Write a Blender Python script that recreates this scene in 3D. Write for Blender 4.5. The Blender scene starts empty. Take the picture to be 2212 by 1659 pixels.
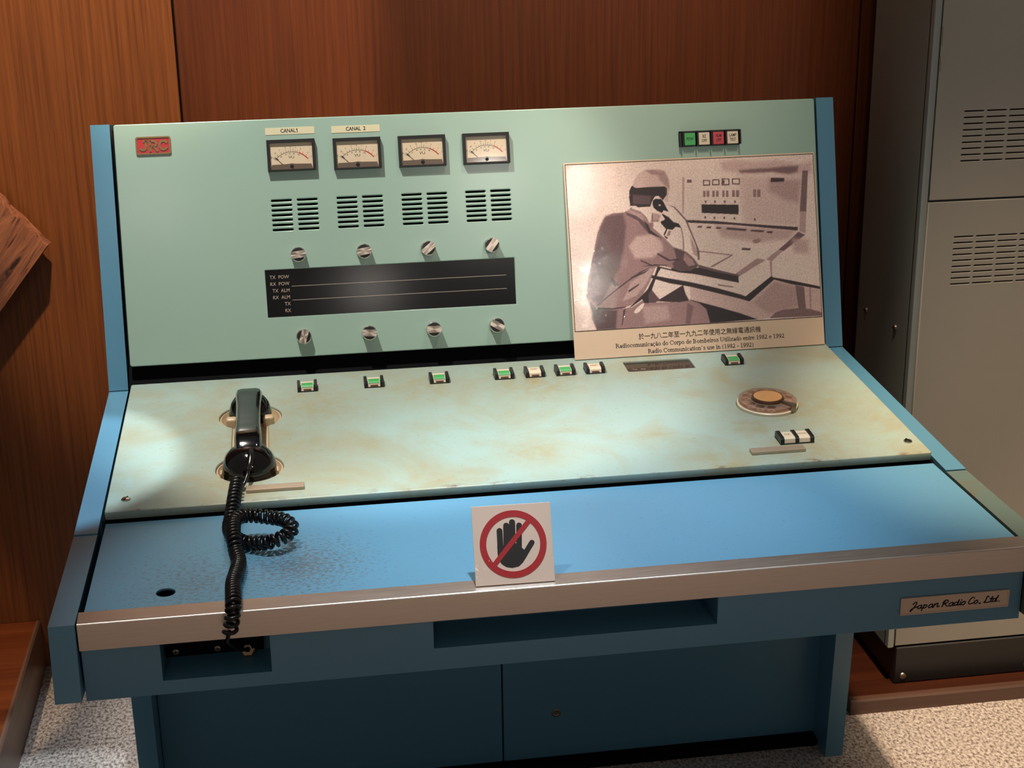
import bpy, bmesh, math, random
import numpy as np
from mathutils import Matrix, Vector, Quaternion

random.seed(7)
scene = bpy.context.scene
COL = scene.collection

# ------------------------------------------------------------------ camera
FOCAL_PX = 3257.7
cam_data = bpy.data.cameras.new('camera')
cam = bpy.data.objects.new('camera', cam_data)
COL.objects.link(cam)
cam_data.sensor_fit = 'HORIZONTAL'
cam_data.sensor_width = 36.0
cam_data.lens = FOCAL_PX / 2212.0 * 36.0
cam_data.clip_start = 0.05
right = Vector((0.9884, -0.1513, -0.0143)).normalized()
fwd = Vector((0.1385, 0.9354, -0.3255)).normalized()
down = fwd.cross(right).normalized()
right = down.cross(fwd).normalized()
rot = Matrix((right, -down, -fwd)).transposed()
cam.matrix_world = Matrix.Translation((-0.3216, -1.6974, 1.566)) @ rot.to_4x4()
scene.camera = cam

# ------------------------------------------------------------------ light and exposure
scene.view_settings.view_transform = 'Standard'
scene.view_settings.look = 'None'
scene.view_settings.gamma = 1.0
scene.view_settings.exposure = 0.0
scene.view_settings.use_curve_mapping = False
scene.cycles.max_bounces = 8
scene.cycles.sample_clamp_indirect = 4.0

world = bpy.data.worlds.new('room_light')
scene.world = world
world.use_nodes = True
bg = world.node_tree.nodes['Background']
bg.inputs[0].default_value = (1.0, 0.85, 0.75, 1)
bg.inputs[1].default_value = 0.13


def lamp(name, loc, target, energy, color, angle=50, blend=0.4, radius=0.04):
    d = bpy.data.lights.new(name, 'SPOT')
    d.energy = energy
    d.color = color
    d.spot_size = math.radians(angle)
    d.spot_blend = blend
    d.shadow_soft_size = radius
    o = bpy.data.objects.new(name, d)
    COL.objects.link(o)
    o.location = loc
    o.rotation_euler = (Vector(target) - Vector(loc)).to_track_quat('-Z', 'Y').to_euler()
    return o


COOL = (0.80, 0.92, 1.0)
NEUTRAL = (1.0, 0.93, 0.84)
WARM = (1.0, 0.76, 0.52)
FLOORLIGHT = (1.0, 0.84, 0.70)
lamp('ceiling_spot_desk', (0.02, 0.04, 2.75), (0.06, 0.14, 0.72), 170, COOL, 32, 1.0, 0.035)
lamp('ceiling_spot_left', (-0.645, 0.26, 2.75), (-0.24, 0.70, 1.00), 172, NEUTRAL, 33, 0.4, 0.03)
lamp('added_spot_left_front', (-0.648, 0.00, 2.75), (-0.30, 0.02, 0.72), 72, NEUTRAL, 22, 0.7, 0.03)  # added spot, brightens the front left of the desk
lamp('ceiling_spot_right', (0.40, 0.26, 2.75), (0.36, 0.58, 0.85), 54, NEUTRAL, 38, 1.0, 0.03)
lamp('ceiling_spot_wall', (-0.52, 0.10, 2.75), (-0.56, 1.2, 1.38), 190, WARM, 29.5, 0.42, 0.03)
lamp('added_spot_wall_right', (0.45, 0.10, 2.75), (0.22, 1.2, 1.45), 130, WARM, 44, 1.0, 0.03)  # added weak spot, lifts the wall right of the main pool
lamp('ceiling_spot_floor', (0.45, 0.10, 2.8), (1.14, 0.42, 0.0), 300, WARM, 32, 0.7, 0.03)
lamp('ceiling_spot_floor_side', (1.70, 0.00, 2.8), (1.10, 0.52, 0.0), 170, WARM, 20, 0.8, 0.03)
lamp('added_spot_cabinet', (1.15, -1.3, 2.75), (1.25, 0.78, 1.15), 42, NEUTRAL, 34, 1.0, 0.05)  # added soft fill for the upper cabinet door
lamp('ceiling_spot_corner', (-0.50, 0.10, 2.85), (-0.79, 0.572, 0.0), 190, COOL, 11.5, 0.12, 0.02)
lamp('added_spot_corner_soft', (-0.92, 0.30, 2.85), (-0.78, 0.82, 0.0), 70, COOL, 13, 0.9, 0.03)  # added soft spot, evens out the floor at the left
lamp('ceiling_spot_platform', (-1.30, 0.50, 2.80), (-1.10, 1.02, 0.11), 120, WARM, 12, 0.2, 0.02)
lamp('room_spot_right', (0.643, -3.592, 2.6), (0.02, 0.82, 0.95), 30, NEUTRAL, 20, 0.8, 0.03)
lamp('room_spot_middle', (0.122, -5.39, 2.6), (0.0, 0.78, 0.85), 5, NEUTRAL, 24, 0.6, 0.09)
lamp('room_spot_left', (-0.953, -3.64, 2.6), (-0.3, 0.82, 0.95), 12, NEUTRAL, 24, 0.6, 0.06)
lamp('room_spot_far_right', (1.18, -4.0, 2.6), (0.30, 0.6, 0.90), 16, NEUTRAL, 12, 0.8, 0.012)
lamp('room_spot_near_right', (0.94, -2.75, 2.6), (0.25, 0.75, 0.98), 8, NEUTRAL, 12, 0.8, 0.012)
lamp('added_floor_spot_left', (-0.8, -2.4, 2.8), (-0.6, -2.4, 0), 260, FLOORLIGHT, 60, 0.6, 0.05)  # added unseen spot, gives the steel trim a bright floor to reflect
lamp('added_floor_spot_right', (1.0, -2.4, 2.8), (0.9, -2.4, 0), 260, FLOORLIGHT, 60, 0.6, 0.05)  # added unseen spot, right half of the reflected floor light


# ------------------------------------------------------------------ materials
def srgb(r, g, b):
    def f(c):
        c /= 255.0
        return c / 12.92 if c <= 0.04045 else ((c + 0.055) / 1.055) ** 2.4
    return (f(r), f(g), f(b), 1.0)


class Mat:
    def __init__(self, name):
        self.m = bpy.data.materials.new(name)
        self.m.use_nodes = True
        self.nt = self.m.node_tree
        self.b = self.nt.nodes['Principled BSDF']

    def node(self, kind, **kw):
        n = self.nt.nodes.new(kind)
        for k, v in kw.items():
            setattr(n, k, v)
        return n

    def link(self, a, b):
        self.nt.links.new(a, b)

    def set(self, **kw):
        for k, v in kw.items():
            self.b.inputs[k.replace('_', ' ')].default_value = v
        return self

    def coords(self, scale=(1, 1, 1), loc=(0, 0, 0)):
        t = self.node('ShaderNodeTexCoord')
        mp = self.node('ShaderNodeMapping')
        mp.inputs['Scale'].default_value = scale
        mp.inputs['Location'].default_value = loc
        self.link(t.outputs['Object'], mp.inputs[0])
        return mp.outputs[0]

    def noise(self, scale, detail=4, rough=0.6, vec=None, distortion=0.0):
        n = self.node('ShaderNodeTexNoise')
        n.inputs['Scale'].default_value = scale
        n.inputs['Detail'].default_value = detail
        n.inputs['Roughness'].default_value = rough
        n.inputs['Distortion'].default_value = distortion
        self.link(vec if vec is not None else self.coords(), n.inputs['Vector'])
        return n.outputs['Fac']

    def ramp(self, fac, stops, interp='LINEAR'):
        r = self.node('ShaderNodeValToRGB')
        r.color_ramp.interpolation = interp
        e = r.color_ramp.elements
        while len(e) < len(stops):
            e.new(0.5)
        for i, (p, c) in enumerate(stops):
            e[i].position = p
            e[i].color = c if len(c) == 4 else (*c, 1)
        self.link(fac, r.inputs[0])
        return r.outputs[0]

    def step(self, fac, a, b):
        r = self.node('ShaderNodeMapRange')
        r.inputs['From Min'].default_value = a
        r.inputs['From Max'].default_value = b
        r.clamp = True
        self.link(fac, r.inputs[0])
        return r.outputs[0]

    def math(self, op, a, b=None):
        n = self.node('ShaderNodeMath', operation=op)
        for i, v in enumerate((a, b)):
            if v is None:
                continue
            if isinstance(v, (int, float)):
                n.inputs[i].default_value = v
            else:
                self.link(v, n.inputs[i])
        return n.outputs[0]

    def mix(self, fac, a, b, blend='MIX'):
        n = self.node('ShaderNodeMix', data_type='RGBA', blend_type=blend)
        for sock, v in ((n.inputs[0], fac), (n.inputs[6], a), (n.inputs[7], b)):
            if isinstance(v, (int, float, tuple)):
                sock.default_value = v
            else:
                self.link(v, sock)
        return n.outputs[2]

    def color(self, sock):
        self.link(sock, self.b.inputs['Base Color'])
        return self

    def bump(self, h, strength=0.3, dist=0.001):
        n = self.node('ShaderNodeBump')
        n.inputs['Strength'].default_value = strength
        n.inputs['Distance'].default_value = dist
        self.link(h, n.inputs['Height'])
        self.link(n.outputs[0], self.b.inputs['Normal'])
        return self

    def near(self, centre, radius, vec=None):
        """1 at the centre falling to 0 at the radius, in object space."""
        t = self.node('ShaderNodeTexCoord')
        d = self.node('ShaderNodeVectorMath', operation='DISTANCE')
        self.link(t.outputs['Object'], d.inputs[0])
        d.inputs[1].default_value = centre
        return self.math('SUBTRACT', 1.0, self.step(d.outputs['Value'], 0.0, radius))


def plain(name, col, rough=0.45, metal=0.0, **kw):
    return Mat(name).set(Base_Color=col, Roughness=rough, Metallic=metal, **kw).m


def paint(name, col, rough=0.36, wear=0.06, worn=None, speck=0.0):
    m = Mat(name).set(Roughness=rough, Coat_Weight=0.4, Coat_Roughness=0.18)
    n = m.noise(9, 5)
    c = m.mix(m.math('MULTIPLY', m.step(n, 0.35, 0.75), wear * 3), col, worn or tuple(x * 0.8 for x in col[:3]) + (1,))
    if speck:
        s = m.noise(420, 2, 0.5)
        c = m.mix(m.math('MULTIPLY', m.step(s, 0.68, 0.74), speck), c, srgb(60, 60, 50))
    m.color(c)
    m.bump(m.noise(700, 2), 0.05, 0.0004)
    return m.m


MINT = srgb(150, 178, 164)
BLUE = srgb(84, 138, 166)
M = {}
M['mint'] = paint('mint_paint', MINT, 0.33, 0.03)
M['blue'] = paint('blue_paint', BLUE, 0.36, 0.05)

m = Mat('worn_mint_paint').set(Roughness=0.34)                    # rust-yellow stains on the sloping panel
vs = m.coords((1, 1, 1))
n1 = m.noise(5.5, 6, 0.62, vs, 0.6)
n2 = m.noise(38, 5, 0.7, vs)
stain = m.math('MULTIPLY', m.step(n1, 0.44, 0.70), m.math('ADD', 0.5, m.math('MULTIPLY', n2, 0.7)))
for cx, cy, rr, w in ((-0.40, 0.20, 0.14, .95), (-0.30, 0.34, .16, .6), (-.12, .385, .13, .6), (0.06, .37, .14, .75), (0.02, .10, .08, .75), (.45, .20, .20, .6), (.36, .13, .07, .8), (.42, .04, .14, .8), (.27, .03, .10, .6), (-.32, .01, .09, .5)):
    sp = m.math('MULTIPLY', m.near((cx, cy, 0), rr), m.math('MULTIPLY', m.step(n2, 0.2, 0.62), min(1.0, w * 1.35)))
    stain = m.math('MAXIMUM', stain, sp)
edge_t = m.node('ShaderNodeTexCoord')
sep = m.node('ShaderNodeSeparateXYZ')
m.link(edge_t.outputs['Object'], sep.inputs[0])
edge = m.math('SUBTRACT', 1.0, m.step(sep.outputs['Y'], 0.002, 0.012))
edge = m.math('MULTIPLY', edge, m.step(sep.outputs['Z'], -0.003, -0.0005))
edge = m.math('MULTIPLY', edge, m.step(m.noise(34, 5, 0.7, m.coords((0.6, 1, 1))), 0.54, 0.64))
c = m.mix(m.math('MULTIPLY', stain, 0.85), srgb(158, 180, 172), srgb(160, 140, 92))
c = m.mix(m.math('MULTIPLY', edge, 0.8), c, srgb(110, 66, 40))
sp = m.noise(130, 3, 0.6, m.coords((1, 2.2, 1)))
c = m.mix(m.math('MULTIPLY', m.step(sp, 0.62, 0.72), 0.45), c, srgb(92, 92, 66))
m.color(c)
m.bump(n2, 0.05, 0.0006)
M['mint_worn'] = m.m

m = Mat('worn_blue_desk_paint').set(Roughness=0.34)               # brown speckled wear below the cord
n1 = m.noise(160, 4, 0.7, m.coords((1, 1.6, 1)))
zone = m.math('MAXIMUM', m.near((-0.335, 0.085, 0), 0.13), m.math('MULTIPLY', m.near((-0.46, 0.06, 0), 0.14), 0.72))
spk = m.math('MULTIPLY', m.step(m.math('ADD', n1, m.math('MULTIPLY', zone, 0.22)), 0.60, 0.74), 0.75)
c = m.mix(m.math('MULTIPLY', m.step(m.noise(6, 4), 0.4, 0.7), 0.12), srgb(98, 152, 184), srgb(84, 134, 156))
c = m.mix(spk, c, srgb(96, 92, 88))
m.color(c)
m.bump(n1, 0.06, 0.0005)
M['desk'] = m.m

m = Mat('worn_side_paint').set(Roughness=0.42)                    # rubbed, rusty arm-rest edge
c = m.mix(m.math('MULTIPLY', m.step(m.noise(14, 5, 0.65), 0.52, 0.66), 0.7), srgb(92, 112, 108), srgb(112, 92, 60))
m.color(c)
M['side_worn'] = m.m

m = Mat('brushed_steel').set(Metallic=1.0, Roughness=0.34)
n = m.noise(40, 5, 0.7, m.coords((0.6, 30, 30)))
m.color(m.mix(n, srgb(196, 182, 172), srgb(224, 212, 202)))
r = m.node('ShaderNodeMapRange')
r.inputs['To Min'].default_value = 0.26
r.inputs['To Max'].default_value = 0.46
m.link(n, r.inputs[0])
m.link(r.outputs[0], m.b.inputs['Roughness'])
m.bump(n, 0.06, 0.0004)
M['steel'] = m.m
M['chrome'] = plain('polished_metal', srgb(205, 200, 192), 0.18, 1.0)
m = Mat('spun_metal').set(Base_Color=srgb(206, 192, 178), Metallic=1.0, Roughness=0.32, Anisotropic=0.9)
tg = m.node('ShaderNodeTangent', direction_type='RADIAL', axis='Z')
m.link(tg.outputs[0], m.b.inputs['Tangent'])
M['spun'] = m.m
M['bar'] = plain('satin_bar', srgb(184, 164, 142), 0.42, 0.55)
M['dull_metal'] = plain('dull_metal', srgb(150, 140, 126), 0.38, 1.0)
M['brass'] = plain('aged_brass', srgb(150, 128, 92), 0.45, 0.8)
M['black'] = plain('black_plastic', srgb(22, 22, 23), 0.38)
M['bakelite'] = plain('glossy_black_bakelite', srgb(9, 9, 10), 0.10, Coat_Weight=0.3)
M['cord'] = plain('black_rubber', srgb(15, 14, 14), 0.26)
M['dark'] = plain('dark_interior', srgb(9, 10, 13), 0.8, Specular_IOR_Level=0.1)
M['black_glass'] = plain('black_glass', srgb(10, 10, 13), 0.13)
M['cream'] = paint('cream_plastic', srgb(206, 178, 142), 0.42, 0.12, srgb(170, 130, 88))
M['tape'] = plain('ivory_label', srgb(214, 206, 172), 0.5)
M['ink'] = plain('black_ink', srgb(30, 26, 24), 0.6)
M['white_print'] = plain('pale_print', srgb(176, 158, 142), 0.6)
M['white_cap'] = plain('ivory_cap', srgb(222, 206, 180), 0.35)
M['green_cap'] = plain('green_cap', srgb(70, 168, 92), 0.35)
M['red_cap'] = plain('red_cap', srgb(190, 66, 78), 0.35)
M['red_enamel'] = plain('red_enamel', srgb(176, 44, 46), 0.25)
M['sign_red'] = plain('sign_red', srgb(176, 34, 44), 0.3)
M['meter_face'] = plain('meter_face', srgb(226, 206, 176), 0.6)
M['meter_band'] = plain('meter_band', srgb(120, 104, 90), 0.4, 0.6)
M['meter_red'] = plain('meter_red', srgb(190, 52, 40), 0.6)
M['needle'] = plain('needle', srgb(40, 34, 30), 0.5)
M['plate'] = plain('satin_nameplate', srgb(224, 196, 172), 0.5, 0.1)
M['clear'] = None

m = Mat('clear_window')
tr = m.node('ShaderNodeBsdfTransparent')
gl = m.node('ShaderNodeBsdfGlossy')
gl.inputs['Roughness'].default_value = 0.06
mx = m.node('ShaderNodeMixShader')
mx.inputs[0].default_value = 0.05
m.link(tr.outputs[0], mx.inputs[1])
m.link(gl.outputs[0], mx.inputs[2])
m.link(mx.outputs[0], m.nt.nodes['Material Output'].inputs['Surface'])
M['clear'] = m.m

m = Mat('clear_dial_plastic').set(Base_Color=srgb(206, 184, 168), Roughness=0.10)
tr = m.node('ShaderNodeBsdfTransparent')
tr.inputs[0].default_value = srgb(226, 206, 196)
mx = m.node('ShaderNodeMixShader')
mx.inputs[0].default_value = 0.26
m.link(tr.outputs[0], mx.inputs[1])
m.link(m.b.outputs[0], mx.inputs[2])
m.link(mx.outputs[0], m.nt.nodes['Material Output'].inputs['Surface'])
M['dial_clear'] = m.m


def laminate(name, base=None, attr=None):
    m = Mat(name).set(Roughness=0.4, Coat_Weight=0.9, Coat_Roughness=0.03)
    v = m.coords((1, 1, 1))
    wav = m.noise(190, 2, 0.5, v)
    if attr:
        a = m.node('ShaderNodeAttribute', attribute_name=attr)
        g = m.noise(330, 3, 0.75, v)                                   # printing grain and long scratches
        g2 = m.noise(55, 5, 0.75, v)
        g3 = m.noise(1.0, 3, 0.6, m.coords((420, 14, 1)))
        mul = m.math('ADD', m.step(g, 0.22, 0.62), m.math('MULTIPLY', g2, 0.5))
        mul = m.math('ADD', 0.48, m.math('ADD', m.math('MULTIPLY', mul, 0.46), m.math('MULTIPLY', g3, 0.14)))
        cc = m.node('ShaderNodeCombineColor')
        for i in range(3):
            m.link(mul, cc.inputs[i])
        m.color(m.mix(1.0, a.outputs['Color'], cc.outputs[0], 'MULTIPLY'))
    else:
        m.set(Base_Color=base)
    n = m.node('ShaderNodeBump')
    n.inputs['Strength'].default_value = 0.5
    n.inputs['Distance'].default_value = 0.0003
    m.link(wav, n.inputs['Height'])
    m.link(n.outputs[0], m.b.inputs['Coat Normal'])
    return m.m


M['print'] = laminate('laminated_print', attr='print')
M['card'] = plain('caption_card', srgb(226, 196, 168), 0.5)
M['sign_white'] = laminate('laminated_card', srgb(228, 204, 188))
M['sign_black'] = laminate('laminated_black', srgb(28, 28, 30))
M['sign_red'] = laminate('laminated_red', srgb(176, 34, 44))


def wood(name, a, b, c, axis='z', scale=1.0, rough=0.4):
    m = Mat(name).set(Roughness=rough)
    s = {'z': (58, 58, 1.1), 'x': (1.1, 58, 58), 'y': (58, 1.1, 58)}[axis]
    v = m.coords(tuple(k * scale for k in s))
    n = m.noise(1.0, 6, 0.62, v, 0.2)
    s2 = {'z': (190, 190, 2.4), 'x': (2.4, 190, 190), 'y': (190, 2.4, 190)}[axis]
    n2 = m.noise(1.0, 3, 0.6, m.coords(tuple(k * scale for k in s2)))
    n3 = m.noise(3.0, 2, 0.5, m.coords({'z': (1, 1, .15), 'x': (.15, 1, 1), 'y': (1, .15, 1)}[axis]))
    col = m.ramp(n, [(0.25, a), (0.5, b), (0.72, c)])
    col = m.mix(m.math('MULTIPLY', m.step(n2, 0.55, 0.8), 0.6), col, a)
    col = m.mix(m.math('MULTIPLY', n3, 0.35), col, b)
    m.color(col)
    m.bump(n2, 0.05, 0.0005)
    return m.m


M['wall_wood'] = wood('wall_veneer', srgb(78, 40, 18), srgb(132, 76, 38), srgb(150, 90, 46), 'z', 2.6, 0.42)
M['wall_wood_dark'] = wood('dark_wall_veneer', srgb(70, 32, 14), srgb(98, 48, 21), srgb(112, 58, 27), 'z', 2.8, 0.42)
M['platform_wood'] = wood('platform_veneer', srgb(84, 36, 16), srgb(120, 58, 28), srgb(146, 76, 38), 'x', 0.6, 0.32)
M['dark_platform_wood'] = wood('dark_platform_veneer', srgb(40, 18, 10), srgb(64, 30, 16), srgb(82, 40, 22), 'x', 0.6, 0.32)
M['platform_edge'] = wood('platform_edging', srgb(62, 44, 38), srgb(92, 66, 54), srgb(112, 82, 68), 'x', 0.8, 0.28)
m = Mat('weathered_plank').set(Roughness=0.55)
v = m.coords((3.0, 34, 34))
v.node.inputs['Rotation'].default_value = (0, 0, math.radians(14))
n = m.noise(1.0, 8, 0.66, v, 2.6)
n2 = m.noise(9, 4, 0.6)
c = m.ramp(n, [(0.36, srgb(52, 30, 24)), (0.41, srgb(146, 92, 68)), (0.6, srgb(182, 118, 86)), (0.75, srgb(200, 142, 112))])
c = m.mix(m.math('MULTIPLY', m.step(n2, 0.52, 0.7), 0.55), c, srgb(96, 70, 72))
m.color(c)
m.bump(n, 0.8, 0.004)
M['plank'] = m.m

m = Mat('granite_floor').set(Roughness=0.28)
v = m.coords((1, 1, 1))
v = m.coords((1.5, 1, 1))
n = m.noise(120, 3, 0.6, v)
n2 = m.noise(300, 3, 0.6, v)
c = m.ramp(n, [(0.36, srgb(112, 100, 92)), (0.46, srgb(168, 156, 148)), (0.58, srgb(204, 194, 186)), (0.7, srgb(216, 208, 202))])
c = m.mix(m.math('MULTIPLY', m.step(n2, 0.56, 0.66), 0.7), c, srgb(98, 86, 80))
m.color(c)
M['granite'] = m.m
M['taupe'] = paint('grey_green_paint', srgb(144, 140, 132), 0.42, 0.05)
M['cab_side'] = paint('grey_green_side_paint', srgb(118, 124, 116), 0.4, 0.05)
M['cab_edge'] = plain('aluminium_edge', srgb(150, 158, 156), 0.4, 0.5)


# ------------------------------------------------------------------ mesh helpers
def new():
    return bmesh.new()


def link(name, bm, mats, parent=None, mat4=None, smooth=35, uv=None):
    """Link a bmesh (or mesh) as one object; mat4 is its world matrix."""
    if isinstance(bm, bpy.types.Mesh):
        me = bm
        me.name = name
    else:
        me = bpy.data.meshes.new(name)
        bmesh.ops.recalc_face_normals(bm, faces=bm.faces)
        bm.to_mesh(me)
        bm.free()
    if not isinstance(mats, (list, tuple)):
        mats = [mats]
    if me.materials:
        me.materials.clear()
    for mm in mats:
        me.materials.append(M[mm] if isinstance(mm, str) else mm)
    if smooth:
        me.polygons.foreach_set('use_smooth', [True] * len(me.polygons))
        me.set_sharp_from_angle(angle=math.radians(smooth))
    o = bpy.data.objects.new(name, me)
    if smooth:
        wn = o.modifiers.new('even_shading', 'WEIGHTED_NORMAL')
        wn.keep_sharp = True
    COL.objects.link(o)
    place(o, parent, mat4)
    return o


WORLD = {}


def place(o, parent, mat4):
    w = mat4.copy() if mat4 is not None else Matrix.Identity(4)
    WORLD[o.name] = w
    if parent is not None:
        o.parent = parent
        o.matrix_local = WORLD[parent.name].inverted() @ w
    else:
        o.matrix_local = w


def empty(name, loc, label, cat, group=None):
    o = bpy.data.objects.new(name, None)
    o.empty_display_size = 0.05
    COL.objects.link(o)
    place(o, None, Matrix.Translation(loc))
    tag(o, label, cat, group)
    return o


def tag(o, label, cat=None, group=None):
    o['label'] = label
    if cat:
        o['category'] = cat
    if group:
        o['group'] = group
    return o


def box(bm, x0, x1, y0, y1, z0, z1, mi=0, bevel=0.0, seg=2):
    r = bmesh.ops.create_cube(bm, size=1.0)
    vs = r['verts']
    for v in vs:
        v.co = Vector((x0 + (v.co.x + .5) * (x1 - x0), y0 + (v.co.y + .5) * (y1 - y0), z0 + (v.co.z + .5) * (z1 - z0)))
    fs = {f for v in vs for f in v.link_faces}
    for f in fs:
        f.material_index = mi
    if bevel:
        es = list({e for f in fs for e in f.edges})
        r = bmesh.ops.bevel(bm, geom=es, offset=bevel, segments=seg, profile=0.5, affect='EDGES')
        for f in r['faces']:
            f.material_index = mi
    return vs


def prism(bm, pts, z0, z1, mi=0, plane='xy'):
    """Extruded polygon. plane 'xy': pts are x,y and it rises in z; 'yz': pts are y,z and it runs along x."""
    def mk(p, h):
        return (p[0], p[1], h) if plane == 'xy' else (h, p[0], p[1])
    a = [bm.verts.new(mk(p, z0)) for p in pts]
    b = [bm.verts.new(mk(p, z1)) for p in pts]
    n = len(pts)
    fs = [bm.faces.new(a[::-1]), bm.faces.new(b)]
    for i in range(n):
        fs.append(bm.faces.new((a[i], a[(i + 1) % n], b[(i + 1) % n], b[i])))
    for f in fs:
        f.material_index = mi
    return fs


def bevel_all(bm, w, seg=2, angle=30):
    es = [e for e in bm.edges if len(e.link_faces) == 2 and e.calc_face_angle(0) > math.radians(angle)]
    bmesh.ops.bevel(bm, geom=es, offset=w, segments=seg, profile=0.5, affect='EDGES', clamp_overlap=True)


def lathe(bm, prof, seg=40, centre=(0, 0), mi=0, arc=None):
    """Spin (r,z) profile about z."""
    rings = []
    for r, z in prof:
        if r < 1e-6:
            rings.append([bm.verts.new((centre[0], centre[1], z))])
        else:
            rings.append([bm.verts.new((centre[0] + r * math.cos(2 * math.pi * i / seg), centre[1] + r * math.sin(2 * math.pi * i / seg), z)) for i in range(seg)])
    for a, b in zip(rings, rings[1:]):
        for i in range(seg):
            j = (i + 1) % seg
            if len(a) == 1 and len(b) == 1:
                continue
            if len(a) == 1:
                f = bm.faces.new((a[0], b[i], b[j]))
            elif len(b) == 1:
                f = bm.faces.new((a[i], a[j], b[0]))
            else:
                f = bm.faces.new((a[i], a[j], b[j], b[i]))
            f.material_index = mi


def disc(bm, cx, cy, z0, z1, r, seg=32, mi=0):
    lathe(bm, [(0, z0), (r, z0), (r, z1), (0, z1)], seg, (cx, cy), mi)


def strip(bm, pts, w, z0, z1, mi=0):
    """Flat ribbon of width w along a 2D polyline."""
    n = len(pts)
    L, R_ = [], []
    for i, p in enumerate(pts):
        a = pts[max(i - 1, 0)]
        b = pts[min(i + 1, n - 1)]
        d = Vector((b[0] - a[0], b[1] - a[1]))
        d = d.normalized() if d.length > 1e-9 else Vector((1, 0))
        nx, ny = -d.y * w / 2, d.x * w / 2
        e = d * (w * 0.35) if i == n - 1 else (d * (-w * 0.35) if i == 0 else Vector((0, 0)))
        L.append((p[0] + nx + e.x, p[1] + ny + e.y))
        R_.append((p[0] - nx + e.x, p[1] - ny + e.y))
    for i in range(n - 1):
        prism(bm, [R_[i], R_[i + 1], L[i + 1], L[i]], z0, z1, mi)


def capsule_pts(p, q, r, k=8):
    p, q = Vector(p), Vector(q)
    a = math.atan2(q.y - p.y, q.x - p.x)
    out = [(q.x + r * math.cos(a - math.pi / 2 + math.pi * i / k), q.y + r * math.sin(a - math.pi / 2 + math.pi * i / k)) for i in range(k + 1)]
    out += [(p.x + r * math.cos(a + math.pi / 2 + math.pi * i / k), p.y + r * math.sin(a + math.pi / 2 + math.pi * i / k)) for i in range(k + 1)]
    return out


def circle_pts(cx, cy, r, k=40, a0=0, a1=2 * math.pi):
    return [(cx + r * math.cos(a0 + (a1 - a0) * i / k), cy + r * math.sin(a0 + (a1 - a0) * i / k)) for i in range(k)]


def plate_mesh(outer, holes, t, bevel=0.0):
    """A flat sheet with real holes; its top face is at z = 0."""
    cu = bpy.data.curves.new('sheet', 'CURVE')
    cu.dimensions = '2D'
    cu.fill_mode = 'BOTH'
    for poly in [outer] + list(holes):
        s = cu.splines.new('POLY')
        s.points.add(len(poly) - 1)
        for p, q in zip(s.points, poly):
            p.co = (q[0], q[1], 0, 1)
        s.use_cyclic_u = True
    cu.extrude = t / 2 - bevel
    cu.bevel_depth = bevel
    cu.bevel_resolution = 2
    cu.offset = -bevel
    ob = bpy.data.objects.new('sheet', cu)
    me = bpy.data.meshes.new_from_object(ob)
    bpy.data.objects.remove(ob)
    bpy.data.curves.remove(cu)
    me.transform(Matrix.Translation((0, 0, -t / 2)))
    bm = bmesh.new()
    bm.from_mesh(me)
    bpy.data.meshes.remove(me)
    bmesh.ops.remove_doubles(bm, verts=bm.verts, dist=1e-6)
    return bm


def text_bm(bm, s, size, cx=0.0, cy=0.0, z=0.0, align='CENTER', mi=0, sx=1.0, rot=0.0, thick=0.0, width=None):
    cu = bpy.data.curves.new('letters', 'FONT')
    cu.body = s
    cu.size = size
    cu.align_x = align
    cu.align_y = 'CENTER'
    cu.resolution_u = 3
    cu.offset = thick
    ob = bpy.data.objects.new('letters', cu)
    me = bpy.data.meshes.new_from_object(ob)
    bpy.data.objects.remove(ob)
    bpy.data.curves.remove(cu)
    if width:
        xs = [v.co.x for v in me.vertices]
        sx = width / (max(xs) - min(xs))
    me.transform(Matrix.Translation((cx, cy, z)) @ Matrix.Rotation(rot, 4, 'Z') @ Matrix.Diagonal((sx, 1, 1, 1)))
    before = set(bm.faces)
    bm.from_mesh(me)
    bpy.data.meshes.remove(me)
    for f in bm.faces:
        if f not in before:
            f.material_index = mi


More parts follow.
